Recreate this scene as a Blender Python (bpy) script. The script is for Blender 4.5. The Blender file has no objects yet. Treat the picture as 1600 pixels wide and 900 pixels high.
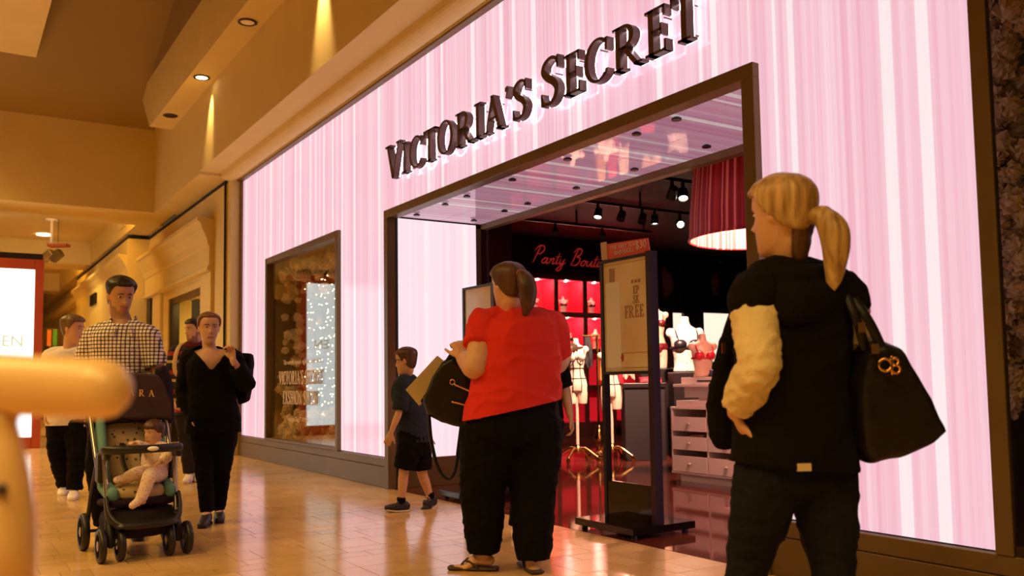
import bpy, bmesh, math, random
from mathutils import Vector, Matrix, noise
V = Vector
rnd = random.Random(7)
SC = bpy.context.scene
COL = SC.collection

# ------------------------------------------------------------------ camera
FPX, CXP, CYP, CAMH = 1381.0, 800.0, 498.0, 1.02
_yaw = math.atan2(.540, -.8415); _p = math.radians(4.03); _r = math.radians(.84)
F0 = V((math.cos(_yaw), math.sin(_yaw), 0)); ZA = V((0, 0, 1)); R0 = V((F0.y, -F0.x, 0))
FW = math.cos(_p)*F0 + math.sin(_p)*ZA
U0 = math.cos(_p)*ZA - math.sin(_p)*F0
RT = math.cos(_r)*R0 - math.sin(_r)*U0
UP = math.cos(_r)*U0 + math.sin(_r)*R0
CO = V((0, 0, CAMH))
cam = bpy.data.cameras.new('camera'); camo = bpy.data.objects.new('camera', cam); COL.objects.link(camo)
m = Matrix.Identity(4)
for i in range(3):
    m[i][0] = RT[i]; m[i][1] = UP[i]; m[i][2] = -FW[i]; m[i][3] = CO[i]
camo.matrix_world = m
cam.sensor_width = 36; cam.lens = FPX/1600*36; cam.shift_y = (CYP-450)/1600
cam.clip_start = .05; cam.clip_end = 200
cam.dof.use_dof = True; cam.dof.focus_distance = 5.6; cam.dof.aperture_fstop = 2.7
SC.camera = camo

# ------------------------------------------------------------------ world, lights, exposure
SC.view_settings.view_transform = 'Standard'; SC.view_settings.look = 'None'
SC.view_settings.exposure = 0.0; SC.view_settings.gamma = 1.0
SC.view_settings.use_curve_mapping = False
W = bpy.data.worlds.new('mall ambient'); SC.world = W; W.use_nodes = True
W.node_tree.nodes['Background'].inputs[0].default_value = (1.0, .54, .16, 1)
W.node_tree.nodes['Background'].inputs[1].default_value = .07
WARM = (1.0, .61, .18)
def area(name, loc, size, power, col=WARM, rot=(0, 0, 0), sy=None, spread=math.pi):
    l = bpy.data.lights.new(name, 'AREA'); l.energy = power; l.color = col; l.size = size; l.spread = spread
    if sy: l.shape = 'RECTANGLE'; l.size_y = sy
    o = bpy.data.objects.new(name, l); COL.objects.link(o); o.location = loc; o.rotation_euler = rot
    return o
def spot(name, loc, target, power, deg, col=WARM, blend=.5, rad=.04):
    l = bpy.data.lights.new(name, 'SPOT'); l.energy = power; l.color = col
    l.spot_size = math.radians(deg); l.spot_blend = blend; l.shadow_soft_size = rad
    o = bpy.data.objects.new(name, l); COL.objects.link(o); o.location = loc
    d = V(target)-V(loc); o.rotation_euler = d.to_track_quat('-Z', 'Y').to_euler()
    return o
def point(name, loc, power, col=WARM, rad=.03):
    l = bpy.data.lights.new(name, 'POINT'); l.energy = power; l.color = col; l.shadow_soft_size = rad
    o = bpy.data.objects.new(name, l); COL.objects.link(o); o.location = loc
    return o
# unseen fill lights added at ceiling height, behind the viewer and along the aisle
for nm_, x, y, p in (('behind', 3.5, -.6, 205), ('overhead', .2, -2.6, 180), ('near_aisle', -4.0, -3.4, 230), ('mid_aisle', -8.5, -3.4, 230), ('far_aisle', -14.5, -2.2, 505)):
    area('ceiling_luminaire_%s_offscreen' % nm_, (x, y, 6.0), 2.6, p*1.1, spread=2.2)  # added unseen fill lights, not luminaires of the mall
area('cove behind the bulkhead', (-18.06, -1.0, 4.32), .16, 260, rot=(math.pi, 0, 0), sy=8)
area('cove behind the corridor beam', (-25.72, -1.0, 4.32), .16, 260, rot=(math.pi, 0, 0), sy=8)

# ------------------------------------------------------------------ pixel helpers (frame 1600 x 900): a pixel and a real distance give a real point
def ray(x, y): return RT*((x-CXP)/FPX) - UP*((y-CYP)/FPX) + FW
def at(x, y, w): return CO + ray(x, y)*w
def onX(x, y, X): d = ray(x, y); return CO + d*(X/d.x)
def onY(x, y, Y): d = ray(x, y); return CO + d*(Y/d.y)
def onZ(x, y, Z): d = ray(x, y); return CO + d*((Z-CAMH)/d.z)
def proj(P):
    d = V(P)-CO; w = d.dot(FW); return CXP+FPX*d.dot(RT)/w, CYP-FPX*d.dot(UP)/w, w

# ------------------------------------------------------------------ materials
def mat(name, col=(.8, .8, .8), rough=.6, metal=0., emit=None, es=0., spec=.5, coat=0., sheen=0., alpha=None):
    m = bpy.data.materials.new(name); m.use_nodes = True
    b = m.node_tree.nodes['Principled BSDF']
    b.inputs['Base Color'].default_value = (*col, 1); b.inputs['Roughness'].default_value = rough
    b.inputs['Metallic'].default_value = metal; b.inputs['Specular IOR Level'].default_value = spec
    b.inputs['Coat Weight'].default_value = coat; b.inputs['Sheen Weight'].default_value = sheen
    if emit: b.inputs['Emission Color'].default_value = (*emit, 1); b.inputs['Emission Strength'].default_value = es
    return m
def nodes(m): return m.node_tree.nodes, m.node_tree.links, m.node_tree.nodes['Principled BSDF']
def N(m, t, **kw):
    n = m.node_tree.nodes.new(t)
    for k, v in kw.items():
        if k.startswith('i_'):
            key = k[2:]; key = int(key) if key.isdigit() else key.replace('_', ' ')
            n.inputs[key].default_value = v
        else: setattr(n, k, v)
    return n
def ramp(m, stops, interp='LINEAR'):
    n = m.node_tree.nodes.new('ShaderNodeValToRGB'); r = n.color_ramp; r.interpolation = interp
    while len(r.elements) < len(stops): r.elements.new(.5)
    for e, (p, c) in zip(r.elements, stops): e.position = p; e.color = (*c, 1)
    return n
def noisy(name, c1, c2, scale=8, rough=.6, bump=0., bscale=60, detail=4, stretch=None, metal=0., sheen=0., coat=0., spec=.5):
    m = mat(name, c1, rough, metal, sheen=sheen, coat=coat, spec=spec); n, l, b = nodes(m)
    tc = N(m, 'ShaderNodeTexCoord'); mp = N(m, 'ShaderNodeMapping')
    if stretch: mp.inputs['Scale'].default_value = stretch
    l.new(tc.outputs['Object'], mp.inputs[0])
    t = N(m, 'ShaderNodeTexNoise', i_Scale=scale, i_Detail=detail); l.new(mp.outputs[0], t.inputs['Vector'])
    r = ramp(m, [(.3, c1), (.7, c2)]); l.new(t.outputs['Fac'], r.inputs[0]); l.new(r.outputs[0], b.inputs['Base Color'])
    if bump:
        t2 = N(m, 'ShaderNodeTexNoise', i_Scale=bscale, i_Detail=3); l.new(mp.outputs[0], t2.inputs['Vector'])
        bp = N(m, 'ShaderNodeBump', i_Strength=bump, i_Distance=.01); l.new(t2.outputs['Fac'], bp.inputs['Height']); l.new(bp.outputs[0], b.inputs['Normal'])
    return m
def striped_light(name, axis, es, deep=(.84, .31, .44), pale=(.97, .64, .73), fade=.26, rough=.10, base=.10, fs=1.0):
    """printed, backlit glass: vertical stripes along one world axis; even from top to bottom"""
    m = mat(name, (.5, .3, .38), rough, spec=.14); n, l, b = nodes(m)
    g = N(m, 'ShaderNodeNewGeometry'); s = N(m, 'ShaderNodeSeparateXYZ'); l.new(g.outputs['Position'], s.inputs[0])
    def n1(sc, det, off):
        mu = N(m, 'ShaderNodeMath', operation='MULTIPLY_ADD', i_1=sc, i_2=off); l.new(s.outputs[axis], mu.inputs[0])
        t = N(m, 'ShaderNodeTexNoise', noise_dimensions='1D', i_Scale=1., i_Detail=det, i_Roughness=.6); l.new(mu.outputs[0], t.inputs['W']); return t
    a = n1(4.5*fs, 2., 3.1); c = n1(26*fs, 2., 11.7); d = n1(11*fs, 0., 40.3)
    mx = N(m, 'ShaderNodeMath', operation='MULTIPLY_ADD', i_1=.55); l.new(c.outputs['Fac'], mx.inputs[0])
    h = N(m, 'ShaderNodeMath', operation='MULTIPLY', i_1=.62); l.new(a.outputs['Fac'], h.inputs[0]); l.new(h.outputs[0], mx.inputs[2])
    mid = tuple((x+y)/2 for x, y in zip(deep, pale))
    r = ramp(m, [(.40, deep), (.58, mid), (.78, pale)]); l.new(mx.outputs[0], r.inputs[0])
    # thin white lines
    rw = ramp(m, [(.63, (0, 0, 0)), (.67, (1, 1, 1))]); l.new(d.outputs['Fac'], rw.inputs[0])
    m1 = N(m, 'ShaderNodeMix', data_type='RGBA'); l.new(r.outputs[0], m1.inputs[6]); m1.inputs[7].default_value = (1, .93, .92, 1)
    k = N(m, 'ShaderNodeMath', operation='MULTIPLY', i_1=.8); l.new(rw.outputs[0], k.inputs[0]); l.new(k.outputs[0], m1.inputs[0])
    out = m1.outputs[2]
    if fade:
        m2 = N(m, 'ShaderNodeMix', data_type='RGBA', i_0=fade); l.new(out, m2.inputs[6]); m2.inputs[7].default_value = (1, .84, .885, 1)
        out = m2.outputs[2]
    l.new(out, b.inputs['Emission Color']); b.inputs['Emission Strength'].default_value = es
    mb = N(m, 'ShaderNodeMix', data_type='RGBA', i_0=base); mb.inputs[6].default_value = (0, 0, 0, 1); l.new(out, mb.inputs[7]); l.new(mb.outputs[2], b.inputs['Base Color'])
    return m

# ------------------------------------------------------------------ mesh builder
def crs(P, sub):
    """Catmull-Rom resample of a list of equal-length tuples"""
    if len(P) < 3 or sub < 2: return [tuple(p) for p in P]
    out = []
    for i in range(len(P)-1):
        p0 = P[max(i-1, 0)]; p1 = P[i]; p2 = P[i+1]; p3 = P[min(i+2, len(P)-1)]
        for k in range(sub):
            t = k/sub; t2 = t*t; t3 = t2*t
            out.append(tuple(.5*((2*b)+(-a+c)*t+(2*a-5*b+4*c-d)*t2+(-a+3*b-3*c+d)*t3) for a, b, c, d in zip(p0, p1, p2, p3)))
    out.append(tuple(P[-1])); return out

class MB:
    def __init__(s): s.v = []; s.f = []; s.mi = []; s.cur = 0
    def add(s, vs, fs):
        o = len(s.v); s.v += [V(v) for v in vs]; s.f += [tuple(i+o for i in f) for f in fs]; s.mi += [s.cur]*len(fs); return s
    def box(s, x0, x1, y0, y1, z0, z1):
        return s.add([(x0,y0,z0),(x1,y0,z0),(x1,y1,z0),(x0,y1,z0),(x0,y0,z1),(x1,y0,z1),(x1,y1,z1),(x0,y1,z1)],
                     [(3,2,1,0),(4,5,6,7),(0,1,5,4),(1,2,6,5),(2,3,7,6),(3,0,4,7)])
    def obox(s, c, ax, ay, az, hx, hy, hz):
        c = V(c); ax, ay, az = V(ax).normalized()*hx, V(ay).normalized()*hy, V(az).normalized()*hz
        q = [c+ax*i+ay*j+az*k for k in (-1, 1) for i, j in ((-1,-1),(1,-1),(1,1),(-1,1))]
        return s.add(q, [(3,2,1,0),(4,5,6,7),(0,1,5,4),(1,2,6,5),(2,3,7,6),(3,0,4,7)])
    def prism(s, poly, fn, a, b):
        """poly 2-D, fn(u,v,d)->point, extruded between depths a and b"""
        n = len(poly)
        vs = [fn(u, v, a) for u, v in poly]+[fn(u, v, b) for u, v in poly]
        return s.add(vs, [tuple(range(n)), tuple(range(2*n-1, n-1, -1))]+[(i, i+n, (i+1) % n+n, (i+1) % n) for i in range(n)])
    def tube(s, pts, rad, n=14, sub=4, ref=None, cap='round', p=2.0):
        ref = V(ref) if ref is not None else None
        P = []
        for q, r in zip(pts, rad if hasattr(rad, '__len__') else [rad]*len(pts)):
            ra, rb = r if hasattr(r, '__len__') else (r, r)
            P.append((*q, ra, rb))
        P = crs(P, sub)
        ring = []; prevA = None
        m_ = len(P)
        C = [V(q[:3]) for q in P]
        for i in range(m_):
            T = (C[min(i+1, m_-1)]-C[max(i-1, 0)]).normalized()
            A = ref if ref is not None else prevA
            if A is None: A = V((0, 0, 1)) if abs(T.z) < .8 else V((1, 0, 0))
            A = A - T*A.dot(T)
            if A.length < 1e-5: A = T.orthogonal()
            A.normalize(); B = T.cross(A); prevA = A
            ring.append((C[i], A, B, T, abs(P[i][3]), abs(P[i][4])))
        rows = []
        def row(c, A, B, ra, rb):
            r = []
            for k in range(n):
                th = 2*math.pi*k/n; cc, ss = math.cos(th), math.sin(th)
                if p != 2: cc = math.copysign(abs(cc)**(2/p), cc); ss = math.copysign(abs(ss)**(2/p), ss)
                r.append(c+A*(ra*cc)+B*(rb*ss))
            rows.append(r)
        if cap == 'round':
            c, A, B, T, ra, rb = ring[0]; q = min(ra, rb)
            for a in (80, 55, 28): row(c-T*(q*math.sin(math.radians(a))), A, B, ra*math.cos(math.radians(a)), rb*math.cos(math.radians(a)))
        for c, A, B, T, ra, rb in ring: row(c, A, B, ra, rb)
        if cap == 'round':
            c, A, B, T, ra, rb = ring[-1]; q = min(ra, rb)
            for a in (28, 55, 80): row(c+T*(q*math.sin(math.radians(a))), A, B, ra*math.cos(math.radians(a)), rb*math.cos(math.radians(a)))
        return s.rows(rows)
    def rows(s, rows, closed_ends=True):
        n = len(rows[0]); vs = [v for r in rows for v in r]; fs = []
        for i in range(len(rows)-1):
            for k in range(n):
                k2 = (k+1) % n; fs.append((i*n+k, i*n+k2, (i+1)*n+k2, (i+1)*n+k))
        if closed_ends:
            fs.append(tuple(range(n-1, -1, -1))); fs.append(tuple((len(rows)-1)*n+k for k in range(n)))
        return s.add(vs, fs)
    def lathe(s, prof, c=(0, 0, 0), n=20, axis=(0, 0, 1), closed=True):
        c = V(c); T = V(axis).normalized(); A = T.orthogonal().normalized(); B = T.cross(A)
        rows = [[c+T*z+(A*math.cos(2*math.pi*k/n)+B*math.sin(2*math.pi*k/n))*max(r, 1e-4) for k in range(n)] for r, z in prof]
        return s.rows(rows, closed)
    def ell(s, c, r, n=14, k=8, M=None):
        c = V(c); rows = []
        for i in range(k+1):
            a = -math.pi/2+math.pi*(i+.001 if i == 0 else i-.001 if i == k else i)/k
            rr = []
            for j in range(n):
                t = 2*math.pi*j/n; q = V((r[0]*math.cos(a)*math.cos(t), r[1]*math.cos(a)*math.sin(t), r[2]*math.sin(a)))
                rr.append(c+(M @ q if M is not None else q))
            rows.append(rr)
        return s.rows(rows)
    def mesh(s, name, mats, origin=(0, 0, 0), smooth=False):
        me = bpy.data.meshes.new(name); o = V(origin)
        me.from_pydata([v-o for v in s.v], [], s.f)
        for m_ in (mats if isinstance(mats, (list, tuple)) else [mats]): me.materials.append(m_)
        if any(s.mi): me.polygons.foreach_set('material_index', s.mi)
        if smooth: me.polygons.foreach_set('use_smooth', [True]*len(me.polygons))
        me.update(); return me

def worldloc(o):
    p = V((0, 0, 0))
    while o is not None: p += o.location; o = o.parent
    return p
def put(name, me, parent=None, loc=None):
    o = bpy.data.objects.new(name, me); COL.objects.link(o); o.parent = parent
    if loc is not None: o.location = loc
    return o
def build(mb, name, mats, parent=None, origin=None, smooth=False):
    """link a collected shape as ONE mesh object; verts are world coordinates"""
    pl = worldloc(parent) if parent is not None else V((0, 0, 0))
    og = V(origin) if origin is not None else pl
    me = mb.mesh(name, mats, og, smooth)
    return put(name, me, parent, og-pl)
def tag(o, label=None, cat=None, group=None, kind=None):
    for k, v in (('label', label), ('category', cat), ('group', group), ('kind', kind)):
        if v: o[k] = v
    return o
def thing(name, label, cat, loc, group=None):
    o = put(name, None, None, V(loc)); return tag(o, label, cat, group)
def struct(o): o['kind'] = 'structure'; return o
def bevel(o, w=.005, seg=2):
    m_ = o.modifiers.new('bevel', 'BEVEL'); m_.width = w; m_.segments = seg; m_.limit_method = 'ANGLE'; return o
def remesh(mb, voxel, iters=4, wob=0., wscale=6., wstr=(1, 1, 1), origin=(0, 0, 0), seed=0., fold=0.):
    """union of overlapping closed lofts -> one continuous smooth surface"""
    me = mb.mesh('tmp', [], origin); ob = bpy.data.objects.new('tmp', me); COL.objects.link(ob)
    r = ob.modifiers.new('r', 'REMESH'); r.mode = 'VOXEL'; r.voxel_size = voxel; r.adaptivity = 0
    s_ = ob.modifiers.new('s', 'SMOOTH'); s_.iterations = iters; s_.factor = .5
    dg = bpy.context.evaluated_depsgraph_get(); out = bpy.data.meshes.new_from_object(ob.evaluated_get(dg))
    bpy.data.objects.remove(ob); bpy.data.meshes.remove(me)
    out.materials.clear()
    if wob:
        ns = [v.normal.copy() for v in out.vertices]
        for v, nn in zip(out.vertices, ns):
            q = V((v.co.x*wstr[0], v.co.y*wstr[1], v.co.z*wstr[2]))*wscale
            d = noise.noise(q+V((seed, 0, 0)))+.5*noise.noise(q*2.1+V((seed, 5, 0)))
            if fold:
                q2 = V((v.co.x*.9+v.co.z*.5, v.co.y*.9, v.co.z*1.3-v.co.x*.4))*wscale*1.3+V((seed, 9, 3)); d += fold*(max(0., 1-2.6*abs(noise.noise(q2)))**2)*1.1
            v.co += nn*(wob*d)
    out.polygons.foreach_set('use_smooth', [True]*len(out.polygons)); out.update()
    return out
def rput(mb, name, mats, parent, voxel=.008, iters=4, origin=None, **kw):
    pl = worldloc(parent) if parent is not None else V((0, 0, 0))
    og = V(origin) if origin is not None else pl
    me = remesh(mb, voxel, iters, origin=og, **kw); me.name = name
    for m_ in (mats if isinstance(mats, (list, tuple)) else [mats]): me.materials.append(m_)
    return put(name, me, parent, og-pl)

# ------------------------------------------------------------------ lettering
def ring(cx, cy, rx, ry, T, t, a0=0, a1=360, n=28):
    vs = []
    q = [math.radians(a0+(a1-a0)*i/n) for i in range(n+1)]
    segs = []
    for a, b in zip(q, q[1:]):
        o = lambda th: (cx+rx*math.cos(th), cy+ry*math.sin(th)); i_ = lambda th: (cx+(rx-T)*math.cos(th), cy+(ry-t)*math.sin(th))
        segs.append([o(a), o(b), i_(b), i_(a)])
    return segs
def strokes(pts, ws):
    P = crs([(x, y, w) for (x, y), w in zip(pts, ws)], 6); out = []
    L = []
    for i, (x, y, w) in enumerate(P):
        x0, y0, _ = P[max(i-1, 0)]; x1, y1, _ = P[min(i+1, len(P)-1)]
        d = math.hypot(x1-x0, y1-y0) or 1; nx, ny = -(y1-y0)/d, (x1-x0)/d
        L.append(((x+nx*w/2, y+ny*w/2), (x-nx*w/2, y-ny*w/2)))
    for (a, b), (c, d) in zip(L, L[1:]): out.append([a, b, d, c])
    return out
def rc(x0, x1, y0, y1): return [(x0, y0), (x1, y0), (x1, y1), (x0, y1)]
def dg(x0, y0, x1, y1, w): return [(x1-w/2, y1), (x1+w/2, y1), (x0+w/2, y0), (x0-w/2, y0)]
TH, TN, SH = .135, .062, .055
def glyph(ch):
    T, t, h = TH, TN, SH
    stem = lambda x, y0=0, y1=1: [rc(x, x+T, y0, y1)]
    sb = lambda x, e=.09: [rc(x-e, x+T+e, 0, h)]
    st = lambda x, e=.09: [rc(x-e, x+T+e, 1-h, 1)]
    if ch == 'I': return stem(.12)+sb(.12)+st(.12), .39
    if ch == 'V': return [dg(.14, 1, .43, 0, T), dg(.74, 1, .43, 0, t), rc(-.01, .30, 1-h, 1), rc(.62, .86, 1-h, 1)], .84
    if ch == 'A': return [dg(.40, 1, .12, 0, t), dg(.40, 1, .72, 0, T), rc(.24, .58, .32, .32+t), rc(0, .24, 0, h), rc(.58, .87, 0, h)], .86
    if ch == 'T': return stem(.26)+sb(.26)+[rc(.0, .67, 1-t, 1), rc(0, .05, .80, 1), rc(.62, .67, .80, 1)], .68
    if ch == 'O': return ring(.45, .5, .43, .52, T, t), .92
    if ch == 'C': return ring(.45, .5, .43, .52, T, t, 48, 312)+[rc(.69, .76, .66, .95), dg(.74, .22, .70, .10, .07)], .82
    if ch == 'G': return ring(.45, .5, .43, .52, T, t, 48, 312)+[rc(.69, .76, .66, .95), rc(.62, .77, .08, .42)], .86
    if ch == 'R': return stem(.12)+sb(.12)+[rc(.03, .2, 1-h, 1)]+[rc(.2, .38, 1-t, 1), rc(.2, .38, .46, .46+t)]+ring(.36, .73, .29, .27, T, t, -90, 90, 14)+[dg(.34, .5, .72, 0, T), rc(.64, .88, 0, h)], .86
    if ch == 'P': return stem(.12)+sb(.12)+[rc(.03, .2, 1-h, 1)]+[rc(.2, .38, 1-t, 1), rc(.2, .38, .42, .42+t)]+ring(.36, .71, .29, .29, T, t, -90, 90, 14), .70
    if ch == 'S': return strokes([(.55, .78), (.50, .93), (.33, .985), (.15, .90), (.11, .74), (.25, .58), (.44, .44), (.52, .27), (.44, .08), (.28, .015), (.12, .06), (.06, .22)], [.05, .07, .08, .10, .13, .16, .16, .13, .10, .08, .07, .05])+[rc(.53, .58, .72, .99), rc(.03, .08, .01, .28)], .64
    if ch == 'E': return stem(.12)+[rc(.03, .58, 0, t), rc(.03, .56, 1-t, 1), rc(.2, .47, .47, .47+t), rc(.53, .585, 0, .25), rc(.51, .565, .77, 1), rc(.43, .475, .38, .63)], .64
    if ch == 'F': return stem(.12)+sb(.12)+[rc(.03, .56, 1-t, 1), rc(.2, .47, .46, .46+t), rc(.51, .565, .75, 1), rc(.43, .475, .38, .62)], .60
    if ch == 'H': return stem(.12)+sb(.12)+st(.12)+stem(.62)+sb(.62)+st(.62)+[rc(.2, .65, .47, .47+t)], .92
    if ch == 'N': return [rc(.12, .12+t, 0, 1), rc(.70, .70+t, 0, 1), dg(.14, 1, .70, 0, T), rc(.02, .28, 0, h), rc(.0, .22, 1-h, 1), rc(.6, .88, 1-h, 1)], .92
    if ch == 'W': return [dg(.12, 1, .34, 0, T), dg(.56, 1, .34, 0, t), dg(.56, 1, .80, 0, T), dg(1.04, 1, .80, 0, t), rc(0, .26, 1-h, 1), rc(.94, 1.14, 1-h, 1)], 1.14
    if ch == 'K': return stem(.12)+sb(.12)+st(.12)+[dg(.62, 1, .2, .45, t), dg(.32, .55, .70, 0, T), rc(.60, .86, 0, h), rc(.5, .74, 1-h, 1)], .82
    if ch == 'U': return [rc(.12, .12+T, .3, 1), rc(.62, .62+t, .3, 1)]+ring(.405, .32, .29, .34, T*.8, t, 180, 360, 14)+[rc(.02, .36, 1-h, 1), rc(.54, .80, 1-h, 1)], .80
    if ch == 'Z': return [rc(.05, .62, 1-t, 1), rc(.03, .66, 0, t), dg(.55, 1, .12, 0, T), rc(.03, .08, .8, 1), rc(.61, .66, 0, .2)], .70
    if ch == "'": return [[(.06, .72), (.12, .76), (.20, .95), (.14, 1.04), (.05, 1.0), (.05, .90), (.11, .88)]], .26
    return [], .34
def word_polys(text, size, track=.06, big=1.0, bigset=()):
    out = []; x = 0
    for i, ch in enumerate(text):
        s_ = size*(big if i in bigset else 1); P, adv = glyph(ch)
        out.append((ch, [[(x+a*s_, b*s_) for a, b in pl] for pl in P])); x += (adv+track)*s_
    return out, x
def text_mb(mb, text, size, o, u, v, d=.002, align='L', track=.06, sx=1.0):
    """flat raised serif capitals on a surface: o origin, u right, v up"""
    L, w = word_polys(text, size, track); w *= sx
    o = V(o); u = V(u).normalized(); v = V(v).normalized(); n = u.cross(v)
    off = -w/2 if align == 'C' else 0
    for ch, P in L:
        for pl in P: mb.prism(pl, lambda a, b, k: o+u*(a*sx+off)+v*b+n*k, 0, d)
    return mb
def font_mb(mb, text, size, o, u, v, d=.002, align='LEFT'):
    c = bpy.data.curves.new('t', 'FONT'); c.body = text; c.size = size; c.align_x = align; c.resolution_u = 3
    ob = bpy.data.objects.new('t', c); COL.objects.link(ob)
    dgp = bpy.context.evaluated_depsgraph_get(); me = bpy.data.meshes.new_from_object(ob.evaluated_get(dgp))
    o = V(o); u = V(u).normalized(); v = V(v).normalized(); n = u.cross(v)
    mb.add([o+u*p.co.x+v*p.co.y+n*d for p in me.vertices], [tuple(p.vertices) for p in me.polygons])
    bpy.data.objects.remove(ob); bpy.data.curves.remove(c); bpy.data.meshes.remove(me)
    return mb
# ================================================================== MATERIALS
M = {}
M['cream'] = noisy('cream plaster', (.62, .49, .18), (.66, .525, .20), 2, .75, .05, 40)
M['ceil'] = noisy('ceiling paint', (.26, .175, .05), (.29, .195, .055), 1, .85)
M['black'] = mat('black gap', (.01, .01, .01), .8)
M['bronze'] = noisy('bronze metal', (.15, .095, .034), (.18, .115, .042), 3, .42, metal=.35)
M['dkframe'] = mat('dark frame', (.012, .006, .006), .35)
M['maroon'] = noisy('dark maroon wood', (.020, .004, .004), (.032, .006, .006), 4, .3)
M['store'] = mat('store black', (.012, .006, .006), .6)
M['pinkX'] = striped_light('backlit pink stripes', 0, .96)
M['pinkY'] = striped_light('backlit pink jamb', 1, .98, pale=(1, .80, .88), deep=(1., .55, .72), fade=.6)
M['pinkS'] = striped_light('pink striped glass soffit', 0, .40, deep=(.62, .24, .40), pale=(.78, .5, .62), fade=False, rough=.03, base=.35)
M['white'] = mat('white', (.8, .78, .76), .5)
M['gold'] = mat('gold metal', (.75, .42, .14), .22, 1.)
M['steel'] = mat('brushed steel', (.55, .50, .45), .3, 1.)
M['glassy'] = mat('gloss black', (.006, .005, .006), .08)
M['glow'] = mat('lamp glow', (1, .9, .7), .5, emit=(1, .78, .45), es=9)
M['hot'] = mat('spot lens', (1, .95, .85), .5, emit=(1, .88, .66), es=40)
M['dim'] = mat('dim lamp', (.5, .3, .1), .5, emit=(1, .5, .15), es=.22)
gl = bpy.data.materials.new('shop glass'); gl.use_nodes = True
gn = gl.node_tree.nodes; gn.remove(gn['Principled BSDF'])
_t = gn.new('ShaderNodeBsdfTransparent'); _g = gn.new('ShaderNodeBsdfGlossy'); _g.inputs['Roughness'].default_value = .01; _x = gn.new('ShaderNodeMixShader'); _lw = gn.new('ShaderNodeLayerWeight'); _pw = gn.new('ShaderNodeMath'); _pw.operation = 'POWER'; _pw.inputs[1].default_value = 4.; gl.node_tree.links.new(_lw.outputs['Facing'], _pw.inputs[0]); _fr = gn.new('ShaderNodeMath'); _fr.operation = 'MULTIPLY_ADD'; _fr.inputs[1].default_value = .85; _fr.inputs[2].default_value = .05; gl.node_tree.links.new(_pw.outputs[0], _fr.inputs[0])
gl.node_tree.links.new(_fr.outputs[0], _x.inputs[0]); gl.node_tree.links.new(_t.outputs[0], _x.inputs[1]); gl.node_tree.links.new(_g.outputs[0], _x.inputs[2])
gl.node_tree.links.new(_x.outputs[0], gn['Material Output'].inputs[0]); M['glass'] = gl
# polished stone tile
def tile_mat():
    m = mat('polished beige stone', (.6, .4, .25), .14, spec=.6); n, l, b = nodes(m)
    g = N(m, 'ShaderNodeNewGeometry'); oi = N(m, 'ShaderNodeObjectInfo')
    t = N(m, 'ShaderNodeTexNoise', i_Scale=2.2, i_Detail=6, i_Roughness=.65); l.new(g.outputs['Position'], t.inputs['Vector'])
    r = ramp(m, [(.3, (.57, .35, .135)), (.7, (.73, .48, .215))]); l.new(t.outputs['Fac'], r.inputs[0])
    ad = N(m, 'ShaderNodeMath', operation='ADD'); l.new(g.outputs['Random Per Island'], ad.inputs[0]); l.new(oi.outputs['Random'], ad.inputs[1])
    fr = N(m, 'ShaderNodeMath', operation='FRACT'); l.new(ad.outputs[0], fr.inputs[0])
    mr = N(m, 'ShaderNodeMapRange', i_3=.90, i_4=1.08); l.new(fr.outputs[0], mr.inputs[0])
    hs = N(m, 'ShaderNodeHueSaturation'); l.new(r.outputs[0], hs.inputs['Color']); l.new(mr.outputs[0], hs.inputs['Value']); l.new(hs.outputs[0], b.inputs['Base Color'])
    t2 = N(m, 'ShaderNodeTexNoise', i_Scale=14., i_Detail=3); l.new(g.outputs['Position'], t2.inputs['Vector'])
    mr2 = N(m, 'ShaderNodeMapRange', i_3=.10, i_4=.22); l.new(t2.outputs['Fac'], mr2.inputs[0]); l.new(mr2.outputs[0], b.inputs['Roughness'])
    return m
M['tile'] = tile_mat()
M['grout'] = mat('grout', (.24, .11, .05), .6)
M['dkfloor'] = noisy('polished dark red floor', (.075, .016, .010), (.12, .026, .016), 1.5, .06, stretch=(1, 6, 1), spec=.7)

# ================================================================== FLOOR
fl = struct(build(MB().box(-42, 4, -9, 3.66, -.10, -.004), 'floor', M['grout']))
rowsX = []; x = -4.68+.87*7; k = 0
while x > -21:
    for w_, kind in ((.28, 0), (.15, 1), (.15, 2), (.29, 3)):
        rowsX.append((x-w_, x, kind)); x -= w_
tiles = []
for ri, (xa, xb, kind) in enumerate(rowsX):
    if kind in (1, 2): seq = [.30]; y = 1.88 if kind == 1 else 2.08
    else: seq = [.30, .15]; y = 1.52 if kind == 0 else (1.52 if ri % 8 < 4 else 1.61)
    y -= .45*13 if kind in (0, 3) else .30*20
    i = 0
    while y < 3.66:
        L_ = seq[i % len(seq)]; y2 = min(y+L_, 3.655)
        if y2 > -4 and y2-y > .03: tiles.append((xa, xb, max(y, -4), y2))
        y += L_; i += 1
def tscore(t):
    c = V(((t[0]+t[1])/2, (t[2]+t[3])/2, 0))
    if (c-CO).dot(FW) < .6: return 0
    px, py, w_ = proj(c)
    if not (-20 < px < 1620 and py < 915): return 0
    return (t[1]-t[0])*(t[3]-t[2])/w_**3
tiles.sort(key=tscore, reverse=True)
tcache = {}
rest = MB()
for i, (a, b_, c, d) in enumerate(tiles):
    g = .0022
    if i < 300:
        key = (round(b_-a, 3), round(d-c, 3))
        if key not in tcache:
            hx, hy = key[0]/2-g, key[1]/2-g
            tcache[key] = MB().box(-hx, hx, -hy, hy, -.006, 0).mesh('floor_tile', M['tile'])
        put('floor_tile', tcache[key], fl, V(((a+b_)/2, (c+d)/2, 0)))
    else: rest.box(a+g, b_-g, c+g, d-g, -.006, 0)
tag(build(rest, 'floor_tiles_beyond', M['tile'], fl), kind='stuff')
struct(build(MB().box(-14, 3, 3.66, 16, -.10, 0), 'floor_shop', M['dkfloor']))
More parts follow.
